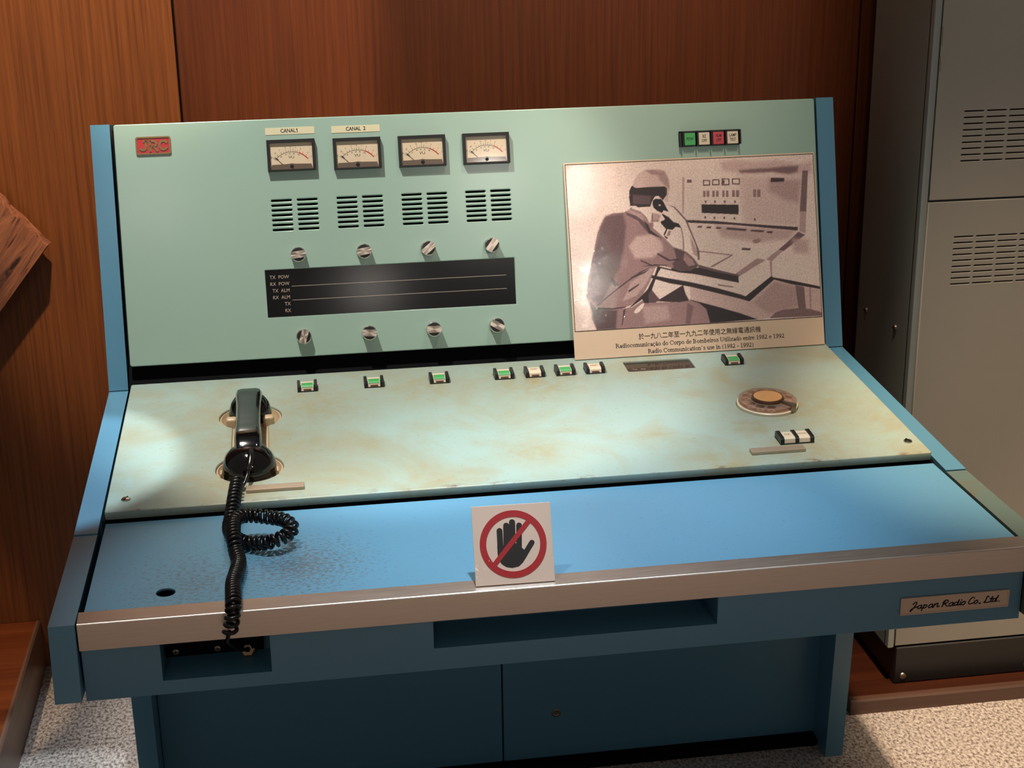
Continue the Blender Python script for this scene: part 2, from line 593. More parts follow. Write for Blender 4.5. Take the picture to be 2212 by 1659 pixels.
# a small book-face alphabet for the caption: advance, then strokes (width, points) and
# elliptic bows ('E', cx, cy, rx, ry, from, to), all in thousandths of an em
TK, TN = 92, 42
BOOK = {
    ' ': (250,), 'i': (278, (TK, (140, 0), (140, 440)), (TN, (60, 16), (222, 16)), (TN, (60, 415), (140, 440)), (110, (140, 600), (140, 640))),
    'l': (278, (TK, (140, 0), (140, 680)), (TN, (60, 16), (222, 16)), (TN, (60, 655), (140, 680))),
    'o': (500, ('E', 250, 225, 215, 235, 0, 360)), 'c': (444, ('E', 235, 225, 205, 235, 50, 318), (90, (372, 345), (362, 365))),
    'e': (444, ('E', 230, 225, 200, 235, 8, 322), (TN, (60, 258), (425, 258))),
    'd': (500, ('E', 220, 225, 190, 235, 35, 325), (TK, (385, 0), (385, 680)), (TN, (300, 655), (385, 680)), (TN, (385, 14), (475, 14))),
    'b': (500, ('E', 270, 225, 190, 235, -145, 145), (TK, (110, 0), (110, 680)), (TN, (20, 655), (110, 680))),
    'p': (500, ('E', 270, 225, 190, 235, -145, 145), (TK, (110, -215), (110, 440)), (TN, (20, 415), (110, 440)), (TN, (30, -200), (195, -200))),
    'n': (500, (TK, (110, 0), (110, 440)), (TN, (30, 16), (190, 16)), (TN, (30, 415), (110, 440)), ('E', 265, 280, 168, 178, 0, 165), (TK, (388, 0), (388, 290)), (TN, (308, 16), (470, 16))),
    'm': (778, (TK, (110, 0), (110, 440)), (TN, (30, 16), (190, 16)), (TN, (30, 415), (110, 440)), ('E', 262, 280, 168, 178, 0, 165), (TK, (385, 0), (385, 290)), (TN, (305, 16), (465, 16)), ('E', 537, 280, 168, 178, 0, 165), (TK, (660, 0), (660, 290)), (TN, (580, 16), (745, 16))),
    'u': (500, (TK, (110, 150), (110, 440)), (TN, (25, 425), (110, 440)), ('E', 238, 165, 172, 176, 180, 345), (TK, (388, 0), (388, 440)), (TN, (300, 425), (388, 440)), (TN, (388, 14), (478, 14))),
    'r': (333, (TK, (115, 0), (115, 440)), (TN, (30, 16), (205, 16)), (TN, (30, 415), (115, 440)), ('E', 275, 280, 150, 170, 55, 150), (90, (300, 395), (315, 395))),
    's': (389, (66, (335, 330), (300, 425), (200, 450), (110, 415), (100, 330), (190, 255), (300, 200), (345, 120), (300, 30), (200, 0), (95, 25), (55, 125))),
    't': (278, (TK, (135, 70), (135, 560)), (60, (135, 75), (175, 20), (262, 45)), (TN, (25, 430), (260, 430))),
    'a': (444, ('E', 190, 125, 145, 132, 0, 360), (TK, (325, 30), (325, 320)), ('E', 212, 305, 155, 150, 5, 165), (56, (325, 40), (370, 8), (435, 40))),
    'z': (444, (TN, (50, 425), (400, 425)), (TN, (40, 18), (410, 18)), (80, (365, 415), (80, 28)), (TN, (52, 425), (48, 320)), (TN, (408, 18), (414, 120))),
    'R': (667, (TK, (145, 0), (145, 655)), (TN, (40, 16), (250, 16)), (TN, (30, 640), (320, 640)), ('E', 310, 490, 185, 168, -90, 90), (TN, (145, 336), (320, 336)), (TK, (330, 335), (590, 14)), (TN, (520, 16), (660, 16))),
    'C': (667, ('E', 355, 325, 320, 345, 42, 322), (56, (612, 655), (612, 455))),
    'B': (667, (TK, (145, 0), (145, 655)), (TN, (30, 16), (340, 16)), (TN, (30, 640), (320, 640)), ('E', 315, 495, 180, 162, -90, 90), ('E', 330, 178, 215, 178, -90, 90), (TN, (145, 342), (330, 342))),
    'U': (722, (TK, (155, 210), (155, 655)), (52, (575, 210), (575, 655)), ('E', 352, 225, 243, 232, 180, 360), (TN, (40, 640), (260, 640)), (TN, (490, 640), (680, 640))),
    '1': (500, (TK, (255, 0), (255, 670)), (TN, (130, 16), (375, 16)), (TN, (125, 590), (255, 665))),
    '9': (500, ('E', 245, 440, 200, 235, 0, 360), (72, (412, 420), (395, 270), (310, 110), (190, 25), (70, 0))),
    '8': (500, ('E', 250, 505, 168, 165, 0, 360), ('E', 250, 178, 195, 182, 0, 360)),
    '2': (500, ('E', 235, 480, 180, 190, -18, 160), (76, (365, 430), (290, 270), (60, 40)), (80, (40, 38), (440, 38))),
    '(': (333, ('E', 330, 240, 270, 440, 118, 242)), ')': (333, ('E', 3, 240, 270, 440, -62, 62)),
    '-': (333, (60, (40, 220), (290, 220))), '’': (333, (76, (160, 660), (170, 590), (110, 520))),
}
BOOK['ã'] = BOOK['a'] + ((48, (90, 575), (160, 635), (265, 590), (340, 650)),)
BOOK['ç'] = BOOK['c'] + ((46, (240, 0), (285, -80), (240, -150), (160, -150)),)


def book_text(bm, s, x0, y, width, z0, z1, height=None):
    """Set a line in the book face, fitted to a width in metres."""
    k = width / sum(BOOK[c][0] for c in s)
    ky = k if height is None else height
    x = x0
    for c in s:
        for st in BOOK[c][1:]:
            if st[0] == 'E':
                _, cx, cy, rx, ry, a0, a1 = st
                n = max(5, int(abs(a1 - a0) / 22))
                P = []
                for i in range(n + 1):
                    t = math.radians(a0 + (a1 - a0) * i / n)
                    P.append(((x + k * (cx + rx * math.cos(t)), y + ky * (cy + ry * math.sin(t))),
                              (x + k * (cx + (rx - TK) * math.cos(t)), y + ky * (cy + (ry - TN) * math.sin(t)))))
                for a, b in zip(P, P[1:]):
                    prism(bm, [a[0], b[0], b[1], a[1]], z0, z1)
            else:
                strip(bm, [(x + k * a, y + ky * b) for a, b in st[1:]], st[0] * k, z0, z1)
        x += k * BOOK[c][0]


def frames_along(pts):
    """Parallel-transported frames on a polyline of Vectors."""
    T = []
    for i in range(len(pts)):
        T.append((pts[min(i + 1, len(pts) - 1)] - pts[max(i - 1, 0)]).normalized())
    nrm = T[0].orthogonal().normalized()
    out = []
    for i, t in enumerate(T):
        if i:
            q = T[i - 1].rotation_difference(t)
            nrm = q @ nrm
        nrm = (nrm - t * nrm.dot(t)).normalized()
        out.append((t, nrm, t.cross(nrm)))
    return out


def tube(bm, pts, r, seg=8, mi=0, caps=True):
    pts = [Vector(p) for p in pts]
    fr = frames_along(pts)
    rings = []
    for i, (p, (t, a, b)) in enumerate(zip(pts, fr)):
        rr = r[i] if isinstance(r, (list, tuple)) else r
        rings.append([bm.verts.new(p + a * rr * math.cos(2 * math.pi * k / seg) + b * rr * math.sin(2 * math.pi * k / seg)) for k in range(seg)])
    for x, y in zip(rings, rings[1:]):
        for k in range(seg):
            f = bm.faces.new((x[k], x[(k + 1) % seg], y[(k + 1) % seg], y[k]))
            f.material_index = mi
    if caps:
        bm.faces.new(rings[0][::-1]).material_index = mi
        bm.faces.new(rings[-1]).material_index = mi


def spline(pts, n):
    """Catmull-Rom through pts, n points evenly spaced by arc length."""
    P = [Vector(p) for p in pts]
    P = [P[0] * 2 - P[1]] + P + [P[-1] * 2 - P[-2]]
    dense = []
    for i in range(1, len(P) - 2):
        for k in range(24):
            t = k / 24
            a, b, c, d = P[i - 1:i + 3]
            dense.append(0.5 * ((2 * b) + (c - a) * t + (2 * a - 5 * b + 4 * c - d) * t * t + (3 * b - a - 3 * c + d) * t ** 3))
    dense.append(P[-2])
    L = [0.0]
    for a, b in zip(dense, dense[1:]):
        L.append(L[-1] + (b - a).length)
    out, j = [], 0
    for i in range(n):
        s = L[-1] * i / (n - 1)
        while j < len(L) - 2 and L[j + 1] < s:
            j += 1
        f = (s - L[j]) / max(L[j + 1] - L[j], 1e-9)
        out.append(dense[j].lerp(dense[j + 1], min(max(f, 0), 1)))
    return out, L[-1]


def frame(origin, xa, ya):
    xa = Vector(xa).normalized()
    ya = Vector(ya)
    ya = (ya - xa * ya.dot(xa)).normalized()
    za = xa.cross(ya)
    m4 = Matrix((xa, ya, za)).transposed().to_4x4()
    m4.translation = Vector(origin)
    return m4


# ------------------------------------------------------------------ the room
FLOOR_Z = 0.0
WALL_Y = 1.20
bm = new()
box(bm, -3.2, 3.2, -6.5, 1.4, -0.08, 0.0)
o = link('floor', bm, 'granite', smooth=0)
o['kind'] = 'structure'
bm = new()                                                         # veneer sheets with open vertical joints
for x0, x1 in ((-3.2, -1.71), (-1.705, -0.5125), (-0.5085, 0.809), (0.813, 2.0), (2.004, 3.2)):
    box(bm, x0, x1, WALL_Y, WALL_Y + 0.03, 0.0, 3.2, 0 if x1 < -0.5 else 2, 0.0012, 1)
box(bm, -3.2, 3.2, WALL_Y + 0.012, WALL_Y + 0.12, 0.0, 3.2, 1)
o = link('wall_back', bm, ['wall_wood', 'dark', 'wall_wood_dark'], smooth=0)
o['kind'] = 'structure'

pl = empty('display_platform', (-1.45, 0.3, 0), 'low reddish wooden platform along the left, under the weathered plank', 'platform')
bm = new()
box(bm, -2.3, -0.8902, -1.2, WALL_Y - 0.002, 0.0, 0.108, 0)
link('deck', bm, 'platform_wood', pl, Matrix.Identity(4), 0)
bm = new()
prism(bm, [(-0.890, 0.0), (-0.882, 0.0), (-0.882, 0.1065), (-0.885, 0.110), (-0.890, 0.110)], 0, 1)
for v in bm.verts:
    v.co = Vector((v.co.x, -1.2 + v.co.z * (WALL_Y - 0.002 + 1.2), v.co.y))
link('edging', bm, wood('left_edging', srgb(96, 66, 52), srgb(124, 92, 76), srgb(140, 108, 92), 'y', 0.8, 0.34), pl, Matrix.Identity(4), 30)

pr = empty('display_platform', (1.4, 0.95, 0), 'thin dark-edged brown wooden platform under the grey-green cabinet', 'platform')
bm = new()
box(bm, 0.69, 2.4, 0.745, WALL_Y - 0.002, 0.0, 0.030, 0)
link('deck', bm, 'dark_platform_wood', pr, Matrix.Identity(4), 0)
bm = new()
prism(bm, [(0.729, 0.0), (0.745, 0.0), (0.745, 0.031), (0.733, 0.031), (0.729, 0.027)], 0.69, 2.4, 0, 'yz')
link('edging', bm, 'platform_edge', pr, Matrix.Identity(4), 30)

# ------------------------------------------------------------------ grey-green equipment cabinet
cab = empty('equipment_cabinet', (1.08, 0.9, 0.03), 'tall grey-green steel equipment cabinet with slotted doors on brown platform', 'cabinet')
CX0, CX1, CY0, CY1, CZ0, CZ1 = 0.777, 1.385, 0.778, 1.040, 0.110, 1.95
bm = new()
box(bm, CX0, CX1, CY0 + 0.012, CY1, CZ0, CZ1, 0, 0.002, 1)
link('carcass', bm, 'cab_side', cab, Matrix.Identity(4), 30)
bm = new()
for x0, x1 in ((CX0, CX0 + 0.0135), (CX1 - 0.0135, CX1)):
    box(bm, x0, x1, CY0, CY0 + 0.02, CZ0, CZ1, 0, 0.003, 2)
link('corner_moulding', bm, 'cab_edge', cab, Matrix.Identity(4), 30)
bm = new()
box(bm, CX0 + 0.018, CX1 - 0.018, CY0 + 0.0, CY1 - 0.01, 0.0306, CZ0, 0, 0.002, 1)
pb = link('plinth', bm, 'black', cab, Matrix.Identity(4), 30)
for x in (CX0 + 0.036, 1.072):
    bm = new()
    lathe(bm, [(0, 0.003), (0.006, 0.0022), (0.0075, 0.0)], 16)
    link('bolt', bm, 'dull_metal', pb, frame((x, CY0, 0.046), (1, 0, 0), (0, 0, 1)))


def cab_door(z0, z1, slot_z):
    x0, x1 = CX0 + 0.0155, CX1 - 0.0155
    w, h = x1 - x0, z1 - z0
    holes = []
    for r in range(9):
        for k in range(11):
            cx = 0.8633 + k * 0.0416 - x0
            if cx > w - 0.03:
                continue
            holes.append(capsule_pts((cx - 0.0172, slot_z - r * 0.01085 - z0), (cx + 0.0172, slot_z - r * 0.01085 - z0), 0.0012, 3))
    b = plate_mesh([(0, 0), (w, 0), (w, h), (0, h)], holes, 0.010, 0.0012)
    b.faces.ensure_lookup_table()
    box(b, 0.03, w - 0.03, slot_z - 0.1 - z0, slot_z + 0.012 - z0, -0.0115, -0.0098, 1)
    link('door', b, ['taupe', 'dark'], cab, frame((x0, CY0 + 0.001, z0), (1, 0, 0), (0, 0, 1)), 0)


cab_door(0.9965, CZ1 - 0.004, 1.1508)
cab_door(CZ0 + 0.004, 0.9925, 0.9276)
for y, z in ((0.993, 0.736), (0.849, 0.743)):
    bm = new()
    lathe(bm, [(0, 0.004), (0.004, 0.004), (0.0055, 0.003), (0.006, 0.0)], 18)
    box(bm, -0.0045, 0.0045, -0.0007, 0.0007, 0.0035, 0.0043, 1)
    link('screw', bm, ['dull_metal', 'dark'], cab, frame((CX0, y, z), (0, -1, 0), (0, 0, 1)))
bm = new()
for z0, z1 in ((1.22, 1.245), (1.265, 1.295)):
    box(bm, CX0 + 0.0136, CX0 + 0.0165, CY0 - 0.0012, CY0 + 0.004, z0, z1, 0, 0.0006, 1)
link('hinge', bm, 'dull_metal', cab, Matrix.Identity(4), 30)

# ------------------------------------------------------------------ weathered plank leaning at the left
pk = empty('wooden_plank', (-1.35, 1.03, 0.108), 'weathered reddish plank with split grain leaning against the wall at the left edge', 'plank')
bm = new()
Lp, Wp, Tp = 1.02, 0.34, 0.045
rv = random.Random(3)
worn = [(0.19 * k / 24 * Wp + rv.uniform(-0.0022, 0.0022), Wp * k / 24) for k in range(1, 24)]
prism(bm, [(-Lp, 0), (0, 0)] + worn + [(0.19 * Wp, Wp), (-Lp, Wp)], -Tp, 0.0)
bevel_all(bm, 0.0015, 1)
link('plank_body', bm, 'plank', pk, frame((-0.7715, 1.128, 0.909), (0.632, 0, 0.775), (-0.775, 0.06, 0.632)), 30)

# outlines of the printed photograph: (tone, edge softness mm, outline in mm on the board)
PRINT = [
    (1.0, 6.0, [(276.9, 327.7), (303.1, 331), (336.9, 326.2), (382.6, 326.4), (422.3, 319.2), (443.1, 321.6), (442, 301.8), (403.8, 296.9), (369.9, 305), (335.7, 305.4), (310.8, 307.6), (281.7, 313.3)]),
    (2.6, 3.5, [(311.1, 312), (336.2, 313.6), (364.7, 313.5), (393.4, 315.5), (418.6, 314.9), (415.7, 305.1), (399.4, 301.5), (370, 307.2), (335.8, 306.5), (312, 308.1)]),
    (0.8, 8.0, [(308.2, 302.3), (424.4, 297), (413.5, 209.4), (364.5, 215.1), (313.5, 219.8), (310, 256.2)]),
    (1.5, 7.0, [(363.6, 295.4), (421.7, 289.5), (414.8, 251.2), (389.9, 256.8), (362.3, 273.5)]),
    (1.2, 6.0, [(262.5, 219.1), (409.7, 204), (392.7, 188.4), (339.9, 185.6), (272.5, 197.8)]),
    (2.6, 0.8, [(425.6, 306.9), (435.4, 306.5), (431, 261.5), (428.1, 232.9), (416.1, 233.5), (422.5, 283.9)]),
    (1.4, 0.8, [(416.8, 235.7), (428.3, 235.1), (424.3, 196.7), (413.6, 200.5)]),
    (3.8, 0.6, [(209.7, 230.6), (234.5, 228.8), (234.3, 224.5), (213.9, 226)]),
    (3.8, 0.6, [(218, 229.8), (262.9, 226.2), (307.9, 220.1), (364.4, 213.5), (411.1, 208.4), (410.8, 202.3), (364.2, 208.5), (296.4, 217.9), (217.7, 225.5)]),
    (2.8, 0.9, [(411.8, 200.2), (424.1, 194.1), (401.4, 179.8), (382.3, 167.6), (373.3, 170.2), (391.3, 183.6)]),
    (1.6, 0.9, [(382.4, 168.7), (360.7, 151.1), (350.6, 154.4), (360.2, 162.1), (373.3, 170.2)]),
    (1.2, 7.0, [(399.6, 188.7), (429.3, 185), (427.9, 160.8), (401.6, 164.3)]),
    (3.4, 0.5, [(244.9, 298.4), (257.5, 297.8), (256.9, 287.9), (244.3, 288.5)]),
    (0.2, 0.5, [(246.6, 296.6), (255.6, 296.1), (255.2, 289.9), (246.2, 290.4)]),
    (3.4, 0.5, [(261.4, 298.7), (274.4, 298.1), (273.8, 287.9), (260.8, 288.5)]),
    (0.2, 0.5, [(263.1, 296.9), (272.5, 296.5), (272.1, 289.9), (262.7, 290.4)]),
    (3.4, 0.5, [(278.4, 299.5), (292.4, 298.8), (291.7, 287.1), (277.7, 287.7)]),
    (0.2, 0.5, [(280.1, 297.7), (290.5, 297.2), (290, 289.1), (279.6, 289.6)]),
    (3.4, 0.5, [(296.9, 298.6), (311.2, 298), (310.5, 287.5), (296.3, 288.2)]),
    (0.2, 0.5, [(298.6, 296.8), (309.2, 296.3), (308.8, 289.6), (298.2, 290)]),
    (3.0, 0.8, [(279, 297), (283.5, 296.8), (283.1, 289.7), (278.6, 290)]),
    (2.2, 0.8, [(244.1, 279.5), (248.4, 279.3), (247.7, 268.8), (243.4, 269)]),
    (2.2, 0.8, [(250.5, 279.5), (255.1, 279.2), (254.5, 268.7), (249.9, 268.9)]),
    (2.2, 0.8, [(260.4, 279.1), (264.7, 278.9), (264, 268), (259.8, 268.2)]),
    (2.2, 0.8, [(267.2, 278.8), (271.7, 278.6), (271.1, 268.1), (266.5, 268.3)]),
    (2.2, 0.8, [(278.3, 278.7), (282.5, 278.5), (281.9, 267.2), (277.6, 267.4)]),
    (2.2, 0.8, [(285, 278.2), (289.5, 278), (288.9, 266.8), (284.3, 267)]),
    (2.2, 0.8, [(296, 278.2), (301.1, 278), (300.4, 266.5), (295.3, 266.7)]),
    (2.2, 0.8, [(303.1, 277.8), (308.6, 277.5), (307.9, 265.9), (302.4, 266.2)]),
    (2.2, 0.8, [(334.1, 277.9), (339.5, 277.6), (338.7, 264.7), (333.3, 265)]),
    (2.2, 0.8, [(341.3, 277.3), (347.2, 277), (346.5, 264.1), (340.5, 264.4)]),
    (3.2, 0.8, [(246.1, 262.5), (249, 262.4), (248.8, 258.5), (245.9, 258.6)]),
    (3.2, 0.8, [(262.8, 261.9), (265.7, 261.8), (265.5, 257.9), (262.5, 258)]),
    (3.2, 0.8, [(280.3, 261.1), (283.2, 261), (283, 257), (280, 257.2)]),
    (3.2, 0.8, [(298.6, 260), (301.5, 259.9), (301.3, 256), (298.3, 256.1)]),
    (3.2, 0.8, [(243.7, 235.6), (246.6, 235.5), (246.4, 231.6), (243.4, 231.7)]),
    (3.2, 0.8, [(260.2, 233.7), (263.1, 233.6), (262.9, 229.7), (259.9, 229.8)]),
    (3.2, 0.8, [(277.7, 232.9), (280.6, 232.7), (280.4, 228.8), (277.4, 229)]),
    (3.2, 0.8, [(296, 231.2), (299, 231.1), (298.7, 227.1), (295.8, 227.3)]),
    (3.2, 0.8, [(332.5, 227.5), (335.5, 227.3), (335.2, 223.4), (332.3, 223.5)]),
    (4.6, 0.5, [(239.9, 256.3), (306.2, 252.5), (305.1, 235.6), (239, 241.6)]),
    (4.0, 0.7, [(367.3, 296.5), (391.6, 295.4), (390.7, 288.9), (366.7, 289.1)]),
    (3.4, 0.9, [(230.3, 218.7), (238.7, 219), (237.2, 215.8), (229.6, 216.6)]),
    (3.4, 0.9, [(246.8, 217.5), (255, 217.1), (253.7, 213.8), (245.9, 214.7)]),
    (3.4, 0.9, [(263.9, 215.7), (272.4, 215.1), (271.1, 212.1), (263.2, 212.7)]),
    (3.4, 0.9, [(283.1, 214.2), (318, 209.5), (316.7, 205.9), (281.2, 210.7)]),
    (3.4, 0.9, [(355.3, 203.9), (365.2, 203.4), (363.6, 199.7), (354.3, 200.9)]),
    (3.3, 0.6, [(327, 208), (350.8, 205.5), (346.6, 202.3), (324, 205.5)]),
    (1.9, 1.2, [(327, 188.4), (332.3, 190.9), (340.3, 191.6), (343.5, 188.7), (341.1, 185.5), (333, 183.2), (328.5, 185)]),
    (3.2, 0.8, [(308.1, 177.3), (324, 175.6), (322, 172), (307.3, 173.4)]),
    (1.3, 0.9, [(207.9, 304.2), (212.4, 304), (207.2, 242.2), (204.2, 242.3)]),
    (2.8, 0.7, [(216.4, 300.4), (224.5, 300), (224.2, 294.8), (216, 295.1)]),
    (1.0, 1.2, [(211, 114.3), (311.1, 84.5), (362.1, 116.8), (444.9, 96.8), (446, 56.8), (351.4, 52.4), (327.3, 51.1), (276.2, 71.1), (209.6, 91.9)]),
    (1.5, 5.0, [(362.1, 115.7), (401.6, 104.7), (404.1, 69.2), (349.5, 59.1), (322.2, 79.4)]),
    (2.0, 0.5, [(229.4, 176.4), (289.9, 166.4), (289.8, 164.5), (229.3, 174.5)]),
    (2.0, 0.5, [(287.6, 165.9), (290, 164.5), (252.4, 146.1), (249.1, 148)]),
    (1.7, 0.8, [(333.7, 157.5), (349.5, 153.9), (300, 127.7), (292.9, 132.5)]),
    (2.9, 0.7, [(227.9, 152.1), (257.8, 142.5), (300.2, 130.1), (298.3, 126.4), (257.4, 135.5), (227.6, 145.9)]),
    (1.6, 0.8, [(356.4, 151.3), (361, 151.1), (359.4, 124.7), (356.9, 124.8)]),
    (4.3, 0.6, [(179.6, 152), (228.7, 146.6), (257.6, 138), (298.3, 127.8), (298.5, 116.8), (256.9, 127), (212.4, 138.2), (179.2, 145.5)]),
    (2.4, 0.6, [(260.8, 116.4), (287.7, 110.9), (287.6, 108.9), (260.7, 114.1)]),
    (4.6, 0.6, [(136.3, 140.2), (174.9, 131), (211.5, 122.7), (255.9, 110.6), (300.4, 96.1), (309.3, 92.3), (358.3, 125.3), (361.9, 121.8), (362.8, 119), (315.6, 83.1), (300, 88.4), (255.4, 101.7), (211, 114.8), (174.4, 122.8), (136.1, 135.8)]),
    (4.4, 0.6, [(360.2, 123), (393, 115.7), (445.2, 102.3), (445.5, 97.6), (392.6, 109.4), (361.1, 119.1)]),
    (2.6, 0.7, [(400.5, 107), (416.4, 102.8), (417.8, 63.4), (404.1, 65.3)]),
    (1.7, 0.7, [(425.5, 101.2), (429, 101), (428.1, 62.9), (425, 63.6)]),
    (2.5, 0.7, [(350.8, 51.6), (361.1, 60.7), (376.3, 65.3), (401.6, 66.3), (424.5, 63.6), (442.6, 58.1), (446.2, 55.7), (446.2, 50.2)]),
    (4.8, 0.7, [(208.6, 92.5), (254, 78.4), (298.5, 63.2), (328.5, 51), (235.3, 49.4), (220.2, 79.8)]),
    (4.0, 0.7, [(198.3, 118.2), (201.9, 102.7), (208.9, 88.1), (202.1, 86.9), (146.4, 93.3), (156.6, 96.6)]),
    (2.0, 0.8, [(34.8, 86.7), (78.9, 83.1), (105.7, 84.8), (124.2, 95.7), (146.2, 91.2), (191, 89.2), (210.2, 91.3), (225.8, 85), (237.4, 74.4), (243.7, 47.8), (41.4, 49.8), (33.7, 68.9)]),
    (3.2, 3.0, [(28.7, 112.5), (38.3, 106.6), (48, 85.4), (78.8, 80.9), (74.6, 49.1), (41.4, 49.8), (31.8, 90.7)]),
    (1.5, 4.0, [(123.6, 85.4), (168.3, 85), (172.4, 60.7), (127.3, 54.7)]),
    (2.7, 2.0, [(204.3, 87.3), (215.2, 80.1), (206.6, 50), (198.7, 50.4)]),
    (2.0, 0.7, [(114.1, 257.3), (128, 252), (146, 234.9), (149.9, 220.8), (168, 203.6), (185.9, 184.1), (204.7, 178.5), (218.4, 166.1), (229, 151.5), (222, 146.8), (202.3, 139), (188.4, 146.3), (160.2, 154.8), (150.4, 150.6), (139.4, 126.2), (123.6, 101.5), (103.8, 88.7), (84.4, 82.4), (49.2, 86.8), (42, 84.2), (34, 99.7), (26.4, 107), (31.1, 136.8), (43.3, 182.3), (52.5, 216.4), (65.8, 241.1), (80.4, 248.5), (99.4, 248.7), (110.3, 252.8)]),
    (2.9, 4.0, [(68.4, 244.5), (99.3, 247.6), (103.9, 225.4), (98.2, 191), (89, 156.7), (73.2, 129.8), (49.6, 91.8), (29.3, 106.9), (34.9, 141.2), (45.7, 182.1), (57.8, 225.4)]),
    (1.1, 4.0, [(120.5, 206), (149.2, 209.2), (165, 194.5), (166.6, 180.4), (146.8, 168.7), (115.9, 169.2), (106.5, 190.5)]),
    (1.5, 3.0, [(109.1, 252.9), (132.4, 244.8), (142.9, 223.4), (122.2, 233.7)]),
    (1.4, 2.0, [(106.2, 128), (140.9, 151.6), (149.1, 148.9), (134.6, 126.4), (114.3, 104.3), (90, 96.4)]),
    (3.0, 0.9, [(104.2, 249.7), (122.7, 241.8), (134, 233.1), (142.7, 218.8), (144.4, 209), (135.6, 219.2), (124.5, 233.6), (105.1, 245)]),
    (3.9, 0.9, [(135.3, 234.2), (143.1, 225.7), (146.1, 216.3), (155.2, 208.9), (165.4, 201.4), (151.5, 206.8), (142.2, 211.9)]),
    (3.1, 1.8, [(185.9, 184.1), (204.6, 176.1), (220.5, 161.3), (227.5, 149.3), (202.4, 139.5), (183.7, 147.4), (181.8, 156.4), (189.5, 165.3)]),
    (1.8, 1.2, [(204.4, 173.8), (218.1, 161.4), (222.3, 151.9), (210.2, 150.2), (201.4, 162.3)]),
    (3.6, 0.5, [(141, 152.1), (151.2, 156.2), (126.2, 144.3), (101.6, 130.1), (71.9, 110.2), (44.7, 89.8), (43.9, 91.7), (67.2, 109.3), (96.8, 129.7), (121.5, 144.5)]),
    (3.6, 0.5, [(106.8, 137.2), (131, 145.2), (140.8, 149.3), (130.9, 142.4), (106.6, 133.8)]),
    (3.6, 0.5, [(125.2, 166.4), (146, 156), (172.2, 154.6), (172.1, 153.2), (144.7, 154.2), (125, 163.6)]),
    (3.6, 0.5, [(73.7, 139), (84.7, 124.6), (77.4, 122.6), (69.9, 134.6)]),
    (3.6, 0.5, [(100.6, 114.4), (120.3, 124.9), (120.1, 122.6), (101.6, 110.9)]),
    (3.6, 0.5, [(156.8, 176.3), (177.5, 163.6), (196.7, 164.9), (196.6, 162.6), (174.9, 160.9), (155.4, 173.6)]),
    (3.6, 0.5, [(44.6, 88.6), (70.4, 85.5), (94.2, 86.9), (94.1, 85.1), (70.3, 82.8), (44.9, 84.7)]),
    (3.6, 0.5, [(126.9, 154.7), (150.8, 156.9), (172.2, 154.6), (155.4, 154.1)]),
    (4.4, 0.6, [(155.1, 153.3), (165.5, 150.6), (194.2, 142.5), (229.3, 142.2), (228.9, 135.1), (194.1, 140.1), (160.4, 149.5), (154.3, 140.3), (143.9, 116.9), (140.5, 106.2), (135, 90.2), (127.3, 91.5), (124.3, 97.9), (105.8, 86.4), (100.1, 84.3), (125.9, 105.7), (134.8, 114.1), (149.1, 138.4)]),
    (3.2, 0.8, [(142, 113.7), (149.2, 103.5), (156.5, 94.4), (146.2, 90.6), (135.1, 91.3), (136, 106.5)]),
    (0.1, 0.5, [(108.5, 76.5), (112.2, 81.7), (122.7, 89.8), (127.8, 90.6), (124.8, 83.1), (117.4, 75.9), (110.6, 73.6)]),
    (3.6, 0.5, [(89.9, 80.8), (94.4, 82.7), (89.5, 65.6), (86.6, 54.9), (85, 55), (88, 67.9)]),
    (0.9, 0.8, [(119.5, 293.1), (122.4, 303.8), (132, 315.2), (145.8, 321.1), (166.9, 320.7), (176.8, 317.6), (182.8, 305.4), (184.5, 286.8), (179.7, 263.1), (173.7, 266.6), (178.8, 276.2), (179.5, 288.1), (174, 290.5), (147.2, 290.7), (125, 290.4)]),
    (1.7, 3.0, [(162.4, 319.3), (176.8, 317), (183.8, 303.1), (184.5, 286.8), (180.6, 288.1), (167, 302.8)]),
    (1.8, 1.4, [(142.3, 319.7), (154.1, 311.5), (169.7, 310.3), (160.2, 320)]),
    (0.2, 0.8, [(124, 257.1), (148.5, 257), (153.7, 250.2), (162.4, 246.5), (167.9, 244.1), (161.6, 233.5), (149.3, 232.5), (145.6, 227.8), (140.7, 238.9), (131.3, 249.1), (115, 255.3)]),
    (4.4, 0.7, [(113, 285.8), (117.1, 293.2), (119.6, 294.1), (121.7, 291.3), (126, 290), (147.2, 290.7), (175.2, 290.5), (179.7, 287), (178.8, 276.2), (171.5, 266.7), (167.3, 271.3), (161.9, 274.3), (156.1, 271.8), (151.2, 264.4), (148.5, 257), (126.2, 256.7), (123, 259.3), (113.1, 259.7), (111.9, 273.9)]),
    (3.1, 2.2, [(118.7, 279), (151.9, 275.3), (147.6, 260.3), (117.7, 262.8)]),
    (1.5, 2.0, [(150.1, 246), (162.2, 243.3), (166.5, 240.9), (161.4, 230.2), (146.9, 229.3), (151.6, 243.8)]),
    (2.6, 0.5, [(150.3, 244.9), (152, 244.8), (151.1, 232.9), (161.5, 231.9), (161.4, 230.5), (149, 231.5)]),
    (2.2, 1.0, [(145.7, 228.8), (151.3, 229.7), (152.2, 225.3), (149.3, 214.5), (143.1, 223.5)]),
    (0.1, 0.6, [(177.6, 257.7), (189.9, 256.1), (200.3, 243.6), (210.7, 230), (215.6, 217.7), (226.1, 186.6), (230.5, 174.4), (227.9, 160.3), (218.3, 169.6), (203.1, 178), (204.3, 198.7), (202.2, 218.4), (199.2, 225.1), (188.3, 230), (180, 241.3), (169.1, 246.2)]),
